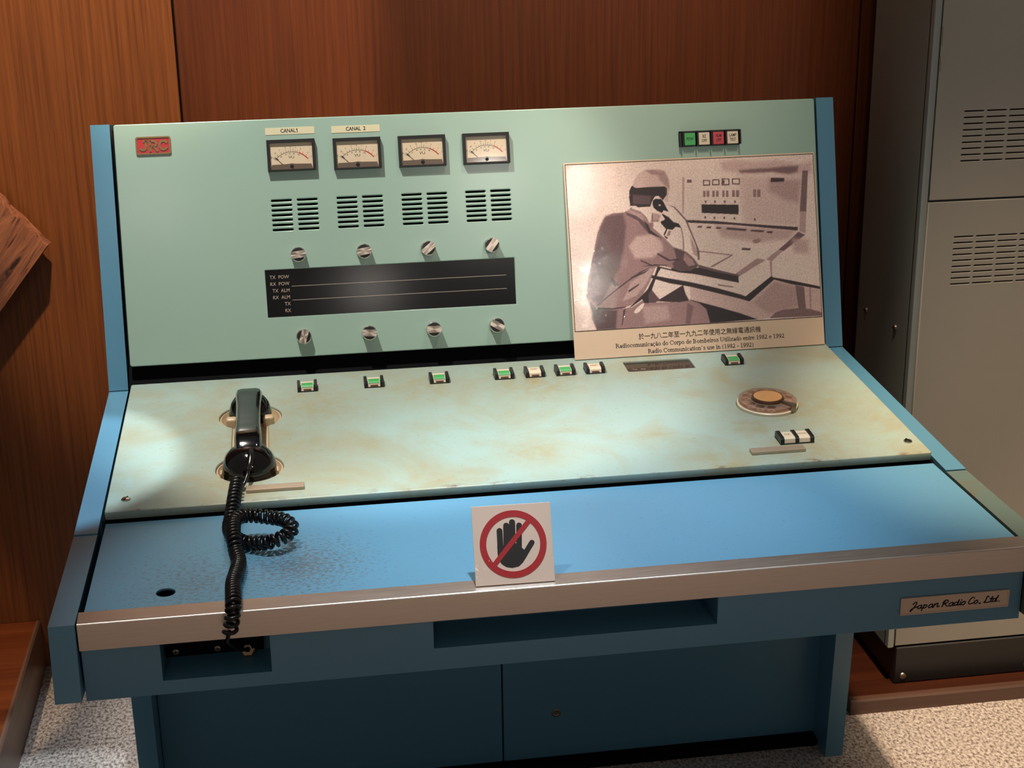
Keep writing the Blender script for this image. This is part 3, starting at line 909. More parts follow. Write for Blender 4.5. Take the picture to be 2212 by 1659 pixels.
    (2.7, 0.5, [(178.8, 258.8), (190.9, 254.9), (200.4, 244.7), (211.9, 230.5), (216.7, 216.6), (228.2, 184.3), (231.2, 174.3), (230.4, 160.2), (227.4, 160.3), (225.9, 183.4), (213.9, 216.7), (209, 229.9), (198.6, 242.6), (189.7, 253.4)]),
    (1.9, 0.6, [(202.1, 217.3), (204.6, 198.7), (204.3, 179), (201.5, 179.2), (202.3, 198.8), (200.1, 217.4)]),
    (1.3, 1.5, [(215.9, 203.5), (224.8, 183.4), (228.2, 164.7), (220.6, 169.4), (217.1, 187.1)]),
    (0.1, 0.5, [(153.6, 267.6), (157.4, 273.9), (164.1, 274.7), (167.2, 270.2), (157.1, 268.5), (153.3, 262.2)]),
    (5.0, 0.5, [(152.4, 262.2), (154.2, 267.6), (158.2, 269.8), (168.3, 269.1), (172.4, 263.4), (176.3, 254.5), (180.3, 246.5), (171.5, 249.3), (168.1, 244.9), (160.3, 248.8), (154, 254.5)]),
    (5.0, 0.5, [(168.8, 244), (175.4, 239.6), (179.7, 237), (188.2, 227.8), (197, 225.2), (201.2, 217.4), (191, 219.8), (185.1, 214.7), (176.3, 216.4), (174.9, 213.2), (170.5, 205.3), (169, 207.6), (174, 216.6), (165.7, 226.8), (164.8, 230.1), (170.5, 231.8), (173.1, 234), (169, 240.7)]),
    (0.2, 0.4, [(163.2, 260.1), (167.6, 258.8), (165.8, 256.7), (163.1, 257.9)]),
    (4.2, 0.5, [(171.1, 205.3), (176.7, 201.2), (174.1, 199.3), (169.9, 203.7)]),
    (2.0, 0.7, [(178.4, 214.2), (182.8, 212.8), (178.9, 204.3), (174.4, 204.6)]),
]

# pen strokes of the maker name, mm on the plate
MAKER = [
    [(16.86, 14.25), (20.54, 17.24), (22.19, 16.3), (21.93, 14.69), (19.15, 10.41), (14.89, 5.01), (13.36, 4.47), (14.03, 5.89), (17.34, 8.5), (23.07, 10.53)],
    [(29.24, 12.12), (26.1, 11.94), (23.9, 10.06), (23.91, 8.02), (25.69, 7.48), (28.65, 9.72), (29.65, 11.93), (28.36, 8.51), (29.62, 7.6), (31.14, 8.31)],
    [(32.77, 12.27), (29.13, 4.12)],
    [(32.12, 10.69), (34.76, 12.13), (36.41, 11.19), (35.07, 8.43), (32.76, 7.78), (31.1, 8.72)],
    [(44.22, 12.26), (41.08, 12.08), (38.91, 9.78), (38.9, 7.98), (40.67, 7.61), (43.66, 9.6), (44.78, 12.22), (43.63, 8.21), (44.79, 7.55), (45.76, 8.3)],
    [(47.37, 12.44), (45.78, 8.05)],
    [(46.92, 10.42), (49.73, 12.67), (51.72, 12.53), (50.49, 8.53), (51.74, 7.86), (53.64, 8.71)],
    [(61.73, 15.9), (57.35, 7.2)],
    [(58.39, 13.27), (62.09, 16.28), (65.33, 15.64), (65.15, 13.19), (60.94, 11.45), (58.55, 11.46)],
    [(60.94, 11.45), (64.07, 7.53), (65.27, 7.44)],
    [(72.8, 12.23), (69.63, 12.05), (67.29, 9.76), (67.24, 7.71), (69.28, 7.15), (72.22, 9.81), (73.34, 12.35), (71.97, 8.19), (73.23, 7.44), (74.36, 8.18)],
    [(78.81, 11.79), (76.39, 12.13), (74.59, 10.05), (74.94, 7.97), (76.78, 7.83), (79.33, 10.52), (81.21, 16.13), (78.56, 8.53), (79.6, 7.63), (80.74, 8.2)],
    [(83.54, 12.44), (81.93, 8.28), (82.95, 7.63), (84.33, 8.27)],
    [(84.5, 15.08), (84.37, 14.68)],
    [(88.35, 12.34), (85.28, 10.91), (84.71, 8.49), (86.42, 7.3), (89.06, 9), (89.79, 11.41), (88.35, 12.34)],
    [(102.06, 15.46), (101.12, 16.92), (98.73, 16.77), (95.48, 13.05), (94.22, 9.44), (95.99, 7.67), (99.52, 8.48), (101.43, 9.5)],
    [(105.57, 12.33), (102.64, 11.05), (102.07, 8.63), (103.61, 7.69), (106.28, 9.14), (107.09, 11.56), (105.57, 12.33)],
    [(108.56, 7.99), (108.43, 7.67)],
    [(110.79, 8.24), (110.27, 6.87)],
    [(121.98, 15.68), (121.21, 16.97), (119.67, 16.25), (118.12, 11.42), (115.65, 7.89), (117.23, 8.18), (121.29, 7.89), (123.64, 8.54)],
    [(127.34, 16.12), (124.8, 9.12), (125.94, 8.21), (127.64, 8.92)],
    [(124.01, 13.06), (128.42, 13.32)],
    [(132.14, 12.47), (129.53, 12.66), (127.5, 10.33), (127.83, 8.65), (129.7, 8.52), (132.28, 11.06), (135.71, 17.17), (131.82, 9.19), (132.96, 8.28), (134.26, 9.02)],
    [(137.01, 8.24), (136.88, 7.92)],
]

# ------------------------------------------------------------------ the radio console
con = empty('radio_console', (0, 0.75, 0), 'blue and mint-green steel radio console with meters, knobs and sloping desk', 'console')
UP_E = Vector((0, 0.2644, 0.9644))
LP_E = Vector((0, 0.99836, 0.05727))


def UP(u, v, h=0.0):
    """Frame on the upright panel: x right, y up the slope, z out of the face."""
    m4 = frame((0, 0.7519, 0.786), (1, 0, 0), UP_E)
    return m4 @ Matrix.Translation((u, v, h))


def LP(u, v, h=0.0):
    m4 = frame((0, 0.2726, 0.7314), (1, 0, 0), LP_E)
    return m4 @ Matrix.Translation((u, v, h))


def AP(x, z, h=0.0):
    return frame((x, -0.0204 - h, z), (1, 0, 0), (0, 0, 1))


ID = Matrix.Identity(4)

# side panels: upright cheek, sloping cheek, worn arm rest
for sx in (-1, 1):
    xi, xo = 0.6067 * sx, 0.638 * sx
    bm = new()
    prism(bm, [(0.8668, 1.1705), (0.7511, 0.7462), (0.95, 0.7462), (0.95, 1.010), (0.8760, 1.1690)], xi, xo, 0, 'yz')
    bevel_all(bm, 0.0016)
    link('upper_side_panel', bm, 'blue', con, ID, 30)
    bm = new()
    prism(bm, [(0.7505, 0.7446), (0.2368, 0.7166), (0.2368, 0.60), (0.95, 0.60), (0.95, 0.7446)], xi, xo, 0, 'yz')
    bevel_all(bm, 0.0012)
    link('side_panel', bm, 'blue', con, ID, 30)
    bm = new()
    prism(bm, [(0.2352, 0.7150), (-0.026, 0.7150), (-0.040, 0.618), (0.2352, 0.585)], xi, xo, 0, 'yz')
    bevel_all(bm, 0.0022)
    ar = link('arm_rest', bm, 'blue' if sx < 0 else 'side_worn', con, ID, 30)
    if sx > 0:
        ar['label'] = 'worn grey-green arm rest with rusty patches'
    # legs: the cheek carried down to the floor, raked slightly back
    bm = new()
    prism(bm, [(0.585, 0.615), (0.600, 0.0), (0.95, 0.0), (0.95, 0.615)], 0.6025 * sx, 0.6355 * sx, 0, 'yz')
    for v in bm.verts:
        if v.co.z < 0.01 and sx > 0:
            v.co.x -= 0.010
    bevel_all(bm, 0.0015)
    link('leg', bm, 'blue', con, ID, 30)

# closed steel body behind the panels
bm = new()
prism(bm, [(0.004, 0.692), (0.2660, 0.692), (0.2760, 0.7165), (0.7450, 0.7420), (0.775, 0.779), (0.8720, 1.160), (0.8780, 1.158), (0.945, 1.010), (0.945, 0.625), (0.10, 0.625), (0.10, 0.68), (0.03, 0.69)], -0.6045, 0.6045, 0, 'yz')
link('body', bm, 'dark', con, ID, 0)
bm = new()
prism(bm, [(0.8735, 1.1685), (0.8785, 1.1670), (0.9520, 1.008), (0.9470, 1.008)], -0.606, 0.606, 0, 'yz')
link('rear_cover', bm, 'mint', con, ID, 0)

# upright mint panel with louvres and a window
LOUVRE_X = (-0.3128, -0.2035, -0.0942, 0.0150)
W2, H2 = 0.600, 0.3992
holes = []
for cx in LOUVRE_X:
    for r in range(7):
        for off in (-0.0215, 0.0215):
            v = 0.2634 - r * 0.00815
            holes.append(capsule_pts((cx + off - 0.0155, v), (cx + off + 0.0155, v), 0.0018, 4))
WX0, WX1, WY0, WY1 = -0.3690, 0.0538, 0.0688, 0.1484
holes.append([(WX0, WY0), (WX1, WY0), (WX1, WY1), (WX0, WY1)])


def rrect(x0, y0, x1, y1, r, k=4):
    out = []
    for cx, cy, a in ((x1 - r, y0 + r, -90), (x1 - r, y1 - r, 0), (x0 + r, y1 - r, 90), (x0 + r, y0 + r, 180)):
        for i in range(k + 1):
            t = math.radians(a + 90 * i / k)
            out.append((cx + r * math.cos(t), cy + r * math.sin(t)))
    return out


bm = plate_mesh(rrect(-W2, 0, W2, H2, 0.004), holes, 0.012, 0.0016)
link('upper_panel', bm, 'mint', con, UP(0, 0), 0)

bm = new()
box(bm, WX0 - 0.004, WX1 + 0.004, WY0 - 0.004, WY1 + 0.004, -0.008, -0.003)
win = link('indicator_window', bm, 'black_glass', con, UP(0, 0), 0)
bm = new()
for i, s in enumerate(('TX  POW', 'RX  POW', 'TX  ALM', 'RX  ALM', 'TX', 'RX')):
    text_bm(bm, s, 0.0083, -0.3297, 0.1356 - i * 0.01134, -0.0028, 'RIGHT', sx=0.92)
strip(bm, [(-0.3261, 0.1196), (0.0384, 0.1194)], 0.0008, -0.003, -0.0027)
strip(bm, [(-0.3261, 0.0962), (0.0384, 0.0963)], 0.0008, -0.003, -0.0027)
link('window_lettering', bm, 'white_print', win, UP(0, 0), 0)

# maker badge
bm = new()
prism(bm, rrect(-0.0285, -0.0147, 0.0285, 0.0147, 0.0035), 0.0, 0.0016, 1)
ring_o = rrect(-0.0285, -0.0147, 0.0285, 0.0147, 0.0035)
ring_i = rrect(-0.0260, -0.0122, 0.0260, 0.0122, 0.0022)
n = len(ring_o)
for i in range(n):
    j = (i + 1) % n
    prism(bm, [ring_o[i], ring_o[j], ring_i[j], ring_i[i]], 0.0010, 0.0030, 0)
badge = link('maker_badge', bm, ['brass', 'red_enamel'], con, UP(-0.5374, 0.3629), 30)
bm = new()
lw_ = 0.0037
for q in ([(-0.0118, 0.0088), (-0.0118, -0.0010), (-0.0126, -0.0048), (-0.0152, -0.0070), (-0.0186, -0.0070), (-0.0214, -0.0052)], [(-0.0150, 0.0072), (-0.0100, 0.0072)],
          [(-0.0050, -0.0088), (-0.0050, 0.0088)], [(-0.0050, 0.0071), (0.0014, 0.0071), (0.0044, 0.0056), (0.0050, 0.0030), (0.0040, 0.0004), (0.0010, -0.0010), (-0.0050, -0.0010)], [(0.0004, -0.0012), (0.0062, -0.0088)],
          [(0.0214, 0.0044), (0.0190, 0.0066), (0.0158, 0.0072), (0.0122, 0.0056), (0.0102, 0.0020), (0.0102, -0.0020), (0.0122, -0.0056), (0.0158, -0.0072), (0.0190, -0.0066), (0.0214, -0.0044)]):
    strip(bm, q, lw_, 0.0014, 0.0028)
link('badge_lettering', bm, 'brass', badge, UP(-0.5374, 0.3629), 0)

# channel tapes
for s, u, v in (('CANAL', -0.3132, 0.3785), ('CANAL  2', -0.2035, 0.3775)):
    bm = new()
    box(bm, -0.0406, 0.0406, -0.0058, 0.0058, 0, 0.0006)
    t = link('channel_tape', bm, 'tape', con, UP(u, v), 0)
    bm = new()
    text_bm(bm, s, 0.0088, 0 if s != 'CANAL' else -0.0029, 0, 0.0007, 'CENTER', sx=0.86, thick=0.0002)
    if s == 'CANAL':
        strip(bm, [(0.0123, -0.0030), (0.0123, 0.0030)], 0.0011, 0.0006, 0.0009)
        strip(bm, [(0.0107, 0.0019), (0.0123, 0.0030)], 0.0009, 0.0006, 0.0009)
    link('tape_lettering', bm, 'ink', t, UP(u, v), 0)

# VU meters
METERS = ((-0.3132, 0.3375), (-0.2035, 0.3361), (-0.0942, 0.3356), (0.0150, 0.3355))
MW, MH, MD = 0.0399, 0.0259, 0.0105


def arc_xy(a, r):
    return (r * math.sin(a), -0.029 + r * math.cos(a))


def vu_meter(u, v):
    F = UP(u, v)
    bm = new()
    for q in ([(-MW, -MH), (MW, -MH), (MW - .005, -MH + .0022), (-MW + .005, -MH + .0022)],
              [(-MW, MH), (-MW, -MH), (-MW + .005, -MH + .0022), (-MW + .005, MH - .0055)],
              [(MW, -MH), (MW, MH), (MW - .005, MH - .0055), (MW - .005, -MH + .0022)],
              [(MW, MH), (-MW, MH), (-MW + .005, MH - .0055), (MW - .005, MH - .0055)]):
        prism(bm, q, 0.0, MD)
    box(bm, -MW + 0.001, MW - 0.001, -MH + 0.001, MH - 0.001, 0.0, 0.003)
    root = link('vu_meter', bm, 'black', con, F, 0)
    bm = new()
    box(bm, -MW + .005, MW - .005, -MH + .003, MH - .0055, 0.003, 0.0062)
    link('meter_face', bm, 'meter_face', root, F, 0)
    bm = new()
    z0, z1 = 0.0062, 0.0064
    pts = [arc_xy(math.radians(a), 0.0345) for a in np.linspace(-50, 22, 24)]
    strip(bm, pts, 0.0006, z0, z1, 0)
    pts = [arc_xy(math.radians(a), 0.0350) for a in np.linspace(22, 50, 12)]
    strip(bm, pts, 0.0017, z0, z1, 1)
    for a, ln, mi in ((-50, .0045, 0), (-38, .004, 0), (-27, .004, 0), (-20, .003, 0), (-13, .0045, 0), (-7, .003, 0), (-1, .0045, 0), (5, .0045, 0), (11, .003, 0), (16, .003, 0), (22, .0045, 1), (31, .004, 1), (41, .004, 1), (50, .0035, 1)):
        a = math.radians(a)
        strip(bm, [arc_xy(a, 0.0347), arc_xy(a, 0.0347 + ln)], 0.0005, z0, z1, mi)
    for s, a, mi in (('20', -52, 0), ('10', -39, 0), ('7', -27, 0), ('5', -13, 0), ('3', -1, 0), ('1', 11, 0), ('0', 22, 1), ('2', 40, 1), ('3', 52, 1)):
        p = arc_xy(math.radians(a), 0.0420)
        text_bm(bm, s, 0.0036, p[0], p[1], z1, 'CENTER', mi, rot=-math.radians(a))
    for s, a in (('0', -44), ('20', -32), ('40', -16), ('60', -4), ('80', 8), ('100', 22)):
        p = arc_xy(math.radians(a), 0.0315)
        text_bm(bm, s, 0.0030, p[0], p[1], z1, 'CENTER', 0, rot=-math.radians(a))
    text_bm(bm, 'VU', 0.0062, 0, -0.0035, z1, 'CENTER', 0, sx=1.25)
    link('meter_scale', bm, ['needle', 'meter_red'], root, F, 0)
    bm = new()
    a = math.radians(-46)
    p, q = arc_xy(a, 0.016), arc_xy(a, 0.0385)
    strip(bm, [p, q], 0.0006, 0.0070, 0.0073, 0)
    q0, q1 = arc_xy(a, 0.0325), arc_xy(a, 0.0355)
    strip(bm, [q0, q1], 0.0016, 0.0070, 0.0074, 0)
    link('needle', bm, 'needle', root, F, 0)
    bm = new()
    prism(bm, [(-MW + .0050, -MH + .0024), (MW - .0050, -MH + .0024), (MW - .0075, -MH + .0105), (0.006, -MH + .0112), (0.0, -MH + .0122), (-0.006, -MH + .0112), (-MW + .0075, -MH + .0105)], 0.004, 0.0095)
    link('lower_cover', bm, 'meter_band', root, F, 30)
    bm = new()
    lathe(bm, [(0, 0.0118), (0.0022, 0.0115), (0.0030, 0.0104), (0.0030, 0.0094)], 20, (0, -MH + .0072), 0)
    box(bm, -0.0026, 0.0026, -MH + .0068, -MH + .0076, 0.0113, 0.0121, 0)
    link('zero_screw', bm, 'black', root, F, 30)
    bm = new()
    box(bm, -MW + .005, MW - .005, -MH + .003, MH - .0055, 0.0098, 0.0103)
    link('window', bm, 'clear', root, F, 0)
    return root


def copy_part(src, F_src, F_dst):
    """Copy a console part and its sub-parts to another place on its panel."""
    c = src.copy()
    COL.objects.link(c)
    place(c, con, F_dst)
    for ch in [x for x in bpy.data.objects if x.parent == src]:
        d = ch.copy()
        COL.objects.link(d)
        place(d, c, F_dst @ F_src.inverted() @ WORLD[ch.name])
    return c


m0 = vu_meter(*METERS[0])
for u, v in METERS[1:]:
    copy_part(m0, UP(*METERS[0]), UP(u, v))

# rotary knobs
KNOBS = [(-0.3119, 0.1717, 6), (-0.2020, 0.1716, 9), (-0.0936, 0.1711, 38), (0.0151, 0.1712, 52),
         (-0.3112, 0.0342, 72), (-0.2014, 0.0340, -4), (-0.0919, 0.0338, 0), (0.0164, 0.0342, -33)]


def knob(u, v, deg):
    F = UP(u, v) @ Matrix.Rotation(math.radians(deg), 4, 'Z')
    R0 = 0.0124
    bm = new()
    lathe(bm, [(0, 0.0), (R0, 0.0), (R0, 0.0145), (R0 - 0.0012, 0.0155), (R0 - 0.0012, 0.0150), (0, 0.0150)], 40)
    root = link('control_knob', bm, 'chrome', con, F, 30)
    bm = new()
    for sg in (-1, 1):
        pts = [(R0 * 0.89 * math.cos(t), R0 * 0.89 * math.sin(t)) for t in np.linspace(math.radians(30), math.radians(150), 12)]
        if sg < 0:
            pts = [(x, -y) for x, y in pts][::-1]
        prism(bm, pts, 0.0146, 0.0154)
    link('black_inlay', bm, 'black', root, F, 0)
    bm = new()
    w = R0 * 0.46
    a = math.asin(0.46)
    pts = [(R0 * math.cos(t), R0 * math.sin(t)) for t in np.linspace(-a, a, 7)] + [(R0 * math.cos(t), R0 * math.sin(t)) for t in np.linspace(math.pi - a, math.pi + a, 7)]
    prism(bm, pts, 0.0148, 0.0200)
    bevel_all(bm, 0.0005, 1)
    link('grip', bm, 'spun', root, F, 30)
    return root, F


k0, FK = knob(*KNOBS[0])
for u, v, d in KNOBS[1:]:
    copy_part(k0, FK, UP(u, v) @ Matrix.Rotation(math.radians(d), 4, 'Z'))

# row of four lit push buttons, top right
F = UP(0.4066, 0.3373)
bm = new()
box(bm, -0.0534, 0.0534, -0.0132, 0.0132, 0.0, 0.0045)
for i in range(5):
    x = -0.0488 + i * 0.0255
    box(bm, x - 0.0014, x + 0.0014, -0.0125, 0.0125, 0.004, 0.0135, 0, 0.0006, 1)
box(bm, -0.0534, 0.0534, 0.0106, 0.0132, 0.0, 0.0085)
box(bm, -0.0534, -0.0478, -0.0132, 0.0132, 0.0, 0.0085)
bank = link('button_bank', bm, 'black', con, F, 30)
for i, (txt, mm) in enumerate(((('POW',), 'green_cap'), (('BZ', 'OFF'), 'white_cap'), (('ALM', 'OFF'), 'red_cap'), (('LAMP', 'TEST'), 'white_cap'))):
    x = -0.0361 + i * 0.0255
    Fb = F @ Matrix.Translation((x, -0.0008, 0))
    bm = new()
    box(bm, -0.0098, 0.0098, -0.0105, 0.0105, 0.0045, 0.0098, 0, 0.0008, 2)
    for k, s in enumerate(txt):
        y = 0.0 if len(txt) == 1 else (0.0038 - 0.0076 * k)
        text_bm(bm, s, 0.0074, 0, y, 0.0099, 'CENTER', 1, sx=0.72, thick=0.00012)
    link('push_button', bm, [mm, 'ink'], bank, Fb, 30)

# ------------------------------------------------------------------ sloping lower panel
EAR, MOUTH, DIAL = (-0.4030, 0.3030), (-0.4030, 0.1125), (0.4140, 0.2150)
RE, RM, RDIAL = 0.0486, 0.0492, 0.0490


def keyhole():
    hw = 0.0272
    out = []
    a = math.asin(hw / RE)
    for i in range(33):
        t = -math.pi / 2 + a + (2 * math.pi - 2 * a) * i / 32
        out.append((EAR[0] + RE * math.cos(t), EAR[1] + RE * math.sin(t)))
    a = math.asin(hw / RM)
    for i in range(33):
        t = math.pi / 2 + a + (2 * math.pi - 2 * a) * i / 32
        out.append((MOUTH[0] + RM * math.cos(t), MOUTH[1] + RM * math.sin(t)))
    return out


DW = (0.2275, 0.3900, 0.3445, 0.4365)
LPH = 0.4697
holes = [keyhole(), circle_pts(DIAL[0], DIAL[1], RDIAL, 48), rrect(DW[0], DW[1], DW[2], DW[3], 0.003)]
bm = plate_mesh(rrect(-0.600, 0, 0.600, LPH, 0.004), holes, 0.013, 0.0018)
link('lower_panel', bm, 'mint_worn', con, LP(0, 0), 0)

# cream tray the handset sits in
bm = new()
box(bm, EAR[0] - 0.027, EAR[0] + 0.027, MOUTH[1], EAR[1], -0.010, -0.004)
for cx, cy, r in ((EAR[0], EAR[1], RE - 0.0008), (MOUTH[0], MOUTH[1], RM - 0.0008)):
    lathe(bm, [(r, -0.0035), (r - 0.0022, -0.0030), (r - 0.0060, -0.012), (r - 0.016, -0.020), (0, -0.021)], 40, (cx, cy))
for cx, r0 in ((EAR[0] - 0.0285, 1), (EAR[0] + 0.0285, -1)):
    box(bm, cx - 0.0085, cx + 0.0085, EAR[1] - 0.037, EAR[1] - 0.0225, -0.015, 0.0125, 0, 0.0040, 3)
for sx in (-1, 1):
    box(bm, MOUTH[0] + sx * 0.0405 - 0.0014, MOUTH[0] + sx * 0.0405 + 0.0014, MOUTH[1] - 0.024, MOUTH[1] - 0.010, -0.012, 0.0040, 0, 0.0006, 1)
link('handset_cradle', bm, 'cream', con, LP(0, 0), 30)

# rotary dial
FD = LP(DIAL[0], DIAL[1])
bm = new()
lathe(bm, [(RDIAL - 0.0006, -0.012), (RDIAL - 0.0006, 0.0030), (RDIAL - 0.0025, 0.0042), (0.030, 0.0042), (0, 0.0042)], 56)
dial = link('rotary_dial', bm, 'white_cap', con, FD, 30)
bm = new()
holes = [circle_pts(0.0345 * math.cos(t), 0.0345 * math.sin(t), 0.0066, 16) for t in [math.radians(-30 + 29 * k + 32) for k in range(10)]]
b2 = plate_mesh(circle_pts(0, 0, 0.0462, 56), holes, 0.0045, 0.0010)
b2.transform(Matrix.Translation((0, 0, 0.0105)))
link('finger_wheel', b2, 'dial_clear', dial, FD, 30)
bm = new()
for k in range(10):
    t = math.radians(2 + 29 * k)
    text_bm(bm, str((k + 1) % 10), 0.0075, 0.0345 * math.cos(t), 0.0345 * math.sin(t), 0.0045, 'CENTER', 0)
link('dial_numerals', bm, 'ink', dial, FD, 0)
bm = new()
lathe(bm, [(0.0262, 0.0100), (0.0262, 0.0125), (0.0245, 0.0150), (0.0225, 0.0150)], 48, mi=1)
lathe(bm, [(0.0235, 0.0140), (0.0225, 0.0152), (0.0, 0.0158)], 48, mi=0)
link('centre_cap', bm, [paint('aged_paper', srgb(214, 158, 98), 0.5, 0.2, srgb(180, 112, 58)), plain('brown_rim', srgb(96, 66, 48), 0.3, 0.5)], dial, FD, 30)
bm = new()
t = math.radians(-52)
prism(bm, [(0.028, -0.0020), (0.0515, -0.0045), (0.0515, 0.0045), (0.028, 0.0020)], 0.0100, 0.0150)
box(bm, 0.0470, 0.0515, -0.0045, 0.0045, 0.0, 0.0145)
link('finger_stop', bm, 'dull_metal', dial, FD @ Matrix.Rotation(t, 4, 'Z'), 30)

# illuminated push buttons along the back of the lower panel
BUT = [(-0.3112, 0), (-0.2018, 0), (-0.0932, 0), (0.0157, 0), (0.0678, 1), (0.1199, 0), (0.1706, 1), (0.4120, 0)]
BV = 0.4035


def cheek(bm, x0, x1, d):
    prism(bm, [(-d, 0.0), (d, 0.0), (d - 0.0008, 0.0105), (d - 0.003, 0.0118), (-d + 0.004, 0.0108), (-d + 0.0006, 0.0090)], x0, x1, 0, 'yz')


def button(u, v, kind, w=0.0162):
    F = LP(u, v)
    bm = new()
    box(bm, -w, w, -0.0140, 0.0140, 0.0, 0.0016)
    cheek(bm, -w, -w + 0.0048, 0.0140)
    cheek(bm, w - 0.0048, w, 0.0140)
    root = link('lit_push_button', bm, 'black', con, F, 30)
    cw = w - 0.0062
    bm = new()
    prism(bm, [(-0.0125, 0.0015), (0.0110, 0.0015), (0.0110, 0.0085), (0.0100, 0.0092), (-0.0070, 0.0092), (-0.0105, 0.0070)], -cw, cw, 0, 'yz')
    bevel_all(bm, 0.0004, 1)
    if kind == 0:
        prism(bm, [(-0.0072, 0.0093), (0.0030, 0.0093), (0.0030, 0.0095), (-0.0073, 0.0095)], -cw + .0008, cw - .0008, 1, 'yz')
        prism(bm, [(-0.0108, 0.0071), (-0.0072, 0.0093), (-0.0073, 0.0095), (-0.0110, 0.0072)], -cw + .0008, cw - .0008, 1, 'yz')
    else:
        text_bm(bm, 'RESET', 0.0060, 0.0, 0.0020, 0.0094, 'CENTER', 2, sx=0.85)
    box(bm, -cw * 0.62, cw * 0.62, -0.0133, -0.0110, 0.0028, 0.0046, 2)
    link('cap', bm, ['white_cap', 'green_cap', 'brown_print'], root, F, 30)
    return root, F


M['brown_print'] = plain('brown_print', srgb(112, 76, 56), 0.6)
g0 = button(*((BUT[0][0], BV) + (0,)))
w0 = button(*((BUT[4][0], BV) + (1,)))
for i, (u, kind) in enumerate(BUT):
    if i in (0, 4):
        continue
    src = w0 if kind else g0
    copy_part(src[0], src[1], LP(u, BV))

# twin buttons beside the dial
F = LP(0.4125, 0.0760)
bm = new()
box(bm, -0.0262, 0.0262, -0.0150, 0.0150, 0.0, 0.0016)
for x0, x1 in ((-0.0262, -0.0205), (-0.0026, 0.0026), (0.0205, 0.0262)):
    cheek(bm, x0, x1, 0.0150)
bank2 = link('button_bank', bm, 'black', con, F, 30)
for x, s in ((-0.0116, 'CLR'), (0.0116, 'HOLD')):
    bm = new()
    prism(bm, [(-0.0130, 0.0015), (0.0120, 0.0015), (0.0120, 0.0085), (0.0112, 0.0094), (-0.0085, 0.0094), (-0.0115, 0.0076)], -0.0088, 0.0088, 0, 'yz')
    bevel_all(bm, 0.0004, 1)
    text_bm(bm, s, 0.0062, 0.0, 0.0020, 0.0096, 'CENTER', 1, sx=0.85)
    link('push_button', bm, ['white_cap', 'brown_print'], bank2, F @ Matrix.Translation((x, 0, 0)), 30)

# dark display window
bm = new()
box(bm, DW[0] - 0.004, DW[2] + 0.004, DW[1] - 0.004, DW[3] + 0.004, -0.0120, -0.0035)
dw = link('display_window', bm, 'brown_glass', con, LP(0, 0), 0) if 'brown_glass' in M else None
if dw is None:
    M['brown_glass'] = plain('smoked_glass', srgb(52, 42, 38), 0.10)
    dw = link('display_window', bm, 'brown_glass', con, LP(0, 0), 0)
bm = new()
text_bm(bm, 'TX   RX', 0.0070, DW[0] + 0.022, DW[1] + 0.016, -0.0033, 'CENTER', 0)
link('window_lettering', bm, 'white_print', dw, LP(0, 0), 0)

# bright label bars, corner screws
for u0, u1, v0, v1 in ((-0.4075, -0.3255, 0.0265, 0.0425), (0.3330, 0.4160, 0.0325, 0.0485)):
    bm = new()
    box(bm, u0, u1, v0, v1, 0.0, 0.0052, 0, 0.0012, 2)
    link('label_bar', bm, 'bar', con, LP(0, 0), 30)
for u, v, a in ((-0.5735, 0.0340, 65), (0.5790, 0.0420, 100)):
    F = LP(u, v) @ Matrix.Rotation(math.radians(a), 4, 'Z')
    bm = new()
    lathe(bm, [(0.0066, 0.0), (0.0066, 0.0014), (0.0056, 0.0026), (0.003, 0.0033), (0, 0.0035)], 24)
    box(bm, -0.0058, 0.0058, -0.0006, 0.0006, 0.0020, 0.0036, 1)
    link('screw', bm, ['chrome', 'dark'], con, F, 30)

# ------------------------------------------------------------------ flat blue desk, steel edge, apron
DZ = 0.7180
bm = plate_mesh([(-0.5985, 0.0), (0.5985, 0.0), (0.5985, 0.2632), (-0.5985, 0.2632)], [circle_pts(-0.5035, 0.0372, 0.0118, 32)], 0.004, 0.0010)
link('desk_top', bm, 'desk', con, Matrix.Translation((0, 0, DZ)), 0)
bm = new()
prism(bm, [(0.0, DZ + 0.0002), (-0.0230, 0.7150), (-0.0247, 0.7140), (-0.0254, 0.7124), (-0.0254, 0.6792), (-0.0150, 0.6792), (-0.0150, 0.700), (0.0, 0.700)], -0.6046, 0.6046, 0, 'yz')
link('edge_trim', bm, 'steel', con, ID, 40)

JX0, JX1, JZ = -0.511, -0.379, 0.6264
RX0, RX1, RZ = -0.177, 0.189, 0.6384
zt, zb = 0.690, 0.6076
outer = [(-0.6040, zb), (0.6040, zb), (0.6040, zt), (-0.6040, zt)]
rects = [[(JX0, JZ), (JX1, JZ), (JX1, zt - 0.004), (JX0, zt - 0.004)], [(RX0, RZ), (RX1, RZ), (RX1, zt - 0.004), (RX0, zt - 0.004)]]
bm = plate_mesh(outer, rects, 0.003, 0.0006)
for x0, x1, z0, dep in ((JX0, JX1, JZ, 0.060), (RX0, RX1, RZ, 0.070)):
    box(bm, x0 - 0.0015, x0 - 0.0001, z0 - 0.001, zt - 0.004, -dep, -0.001)
    box(bm, x1 + 0.0001, x1 + 0.0015, z0 - 0.001, zt - 0.004, -dep, -0.001)
    box(bm, x0 - 0.001, x1 + 0.001, z0 - 0.0015, z0 - 0.0001, -dep, -0.001)
    box(bm, x0 - 0.001, x1 + 0.001, z0 - 0.001, zt - 0.004, -dep - 0.002, -dep)
box(bm, -0.604, 0.604, zb, zb + 0.003, -0.60, -0.002)
link('apron', bm, 'blue', con, AP(0, 0), 0)

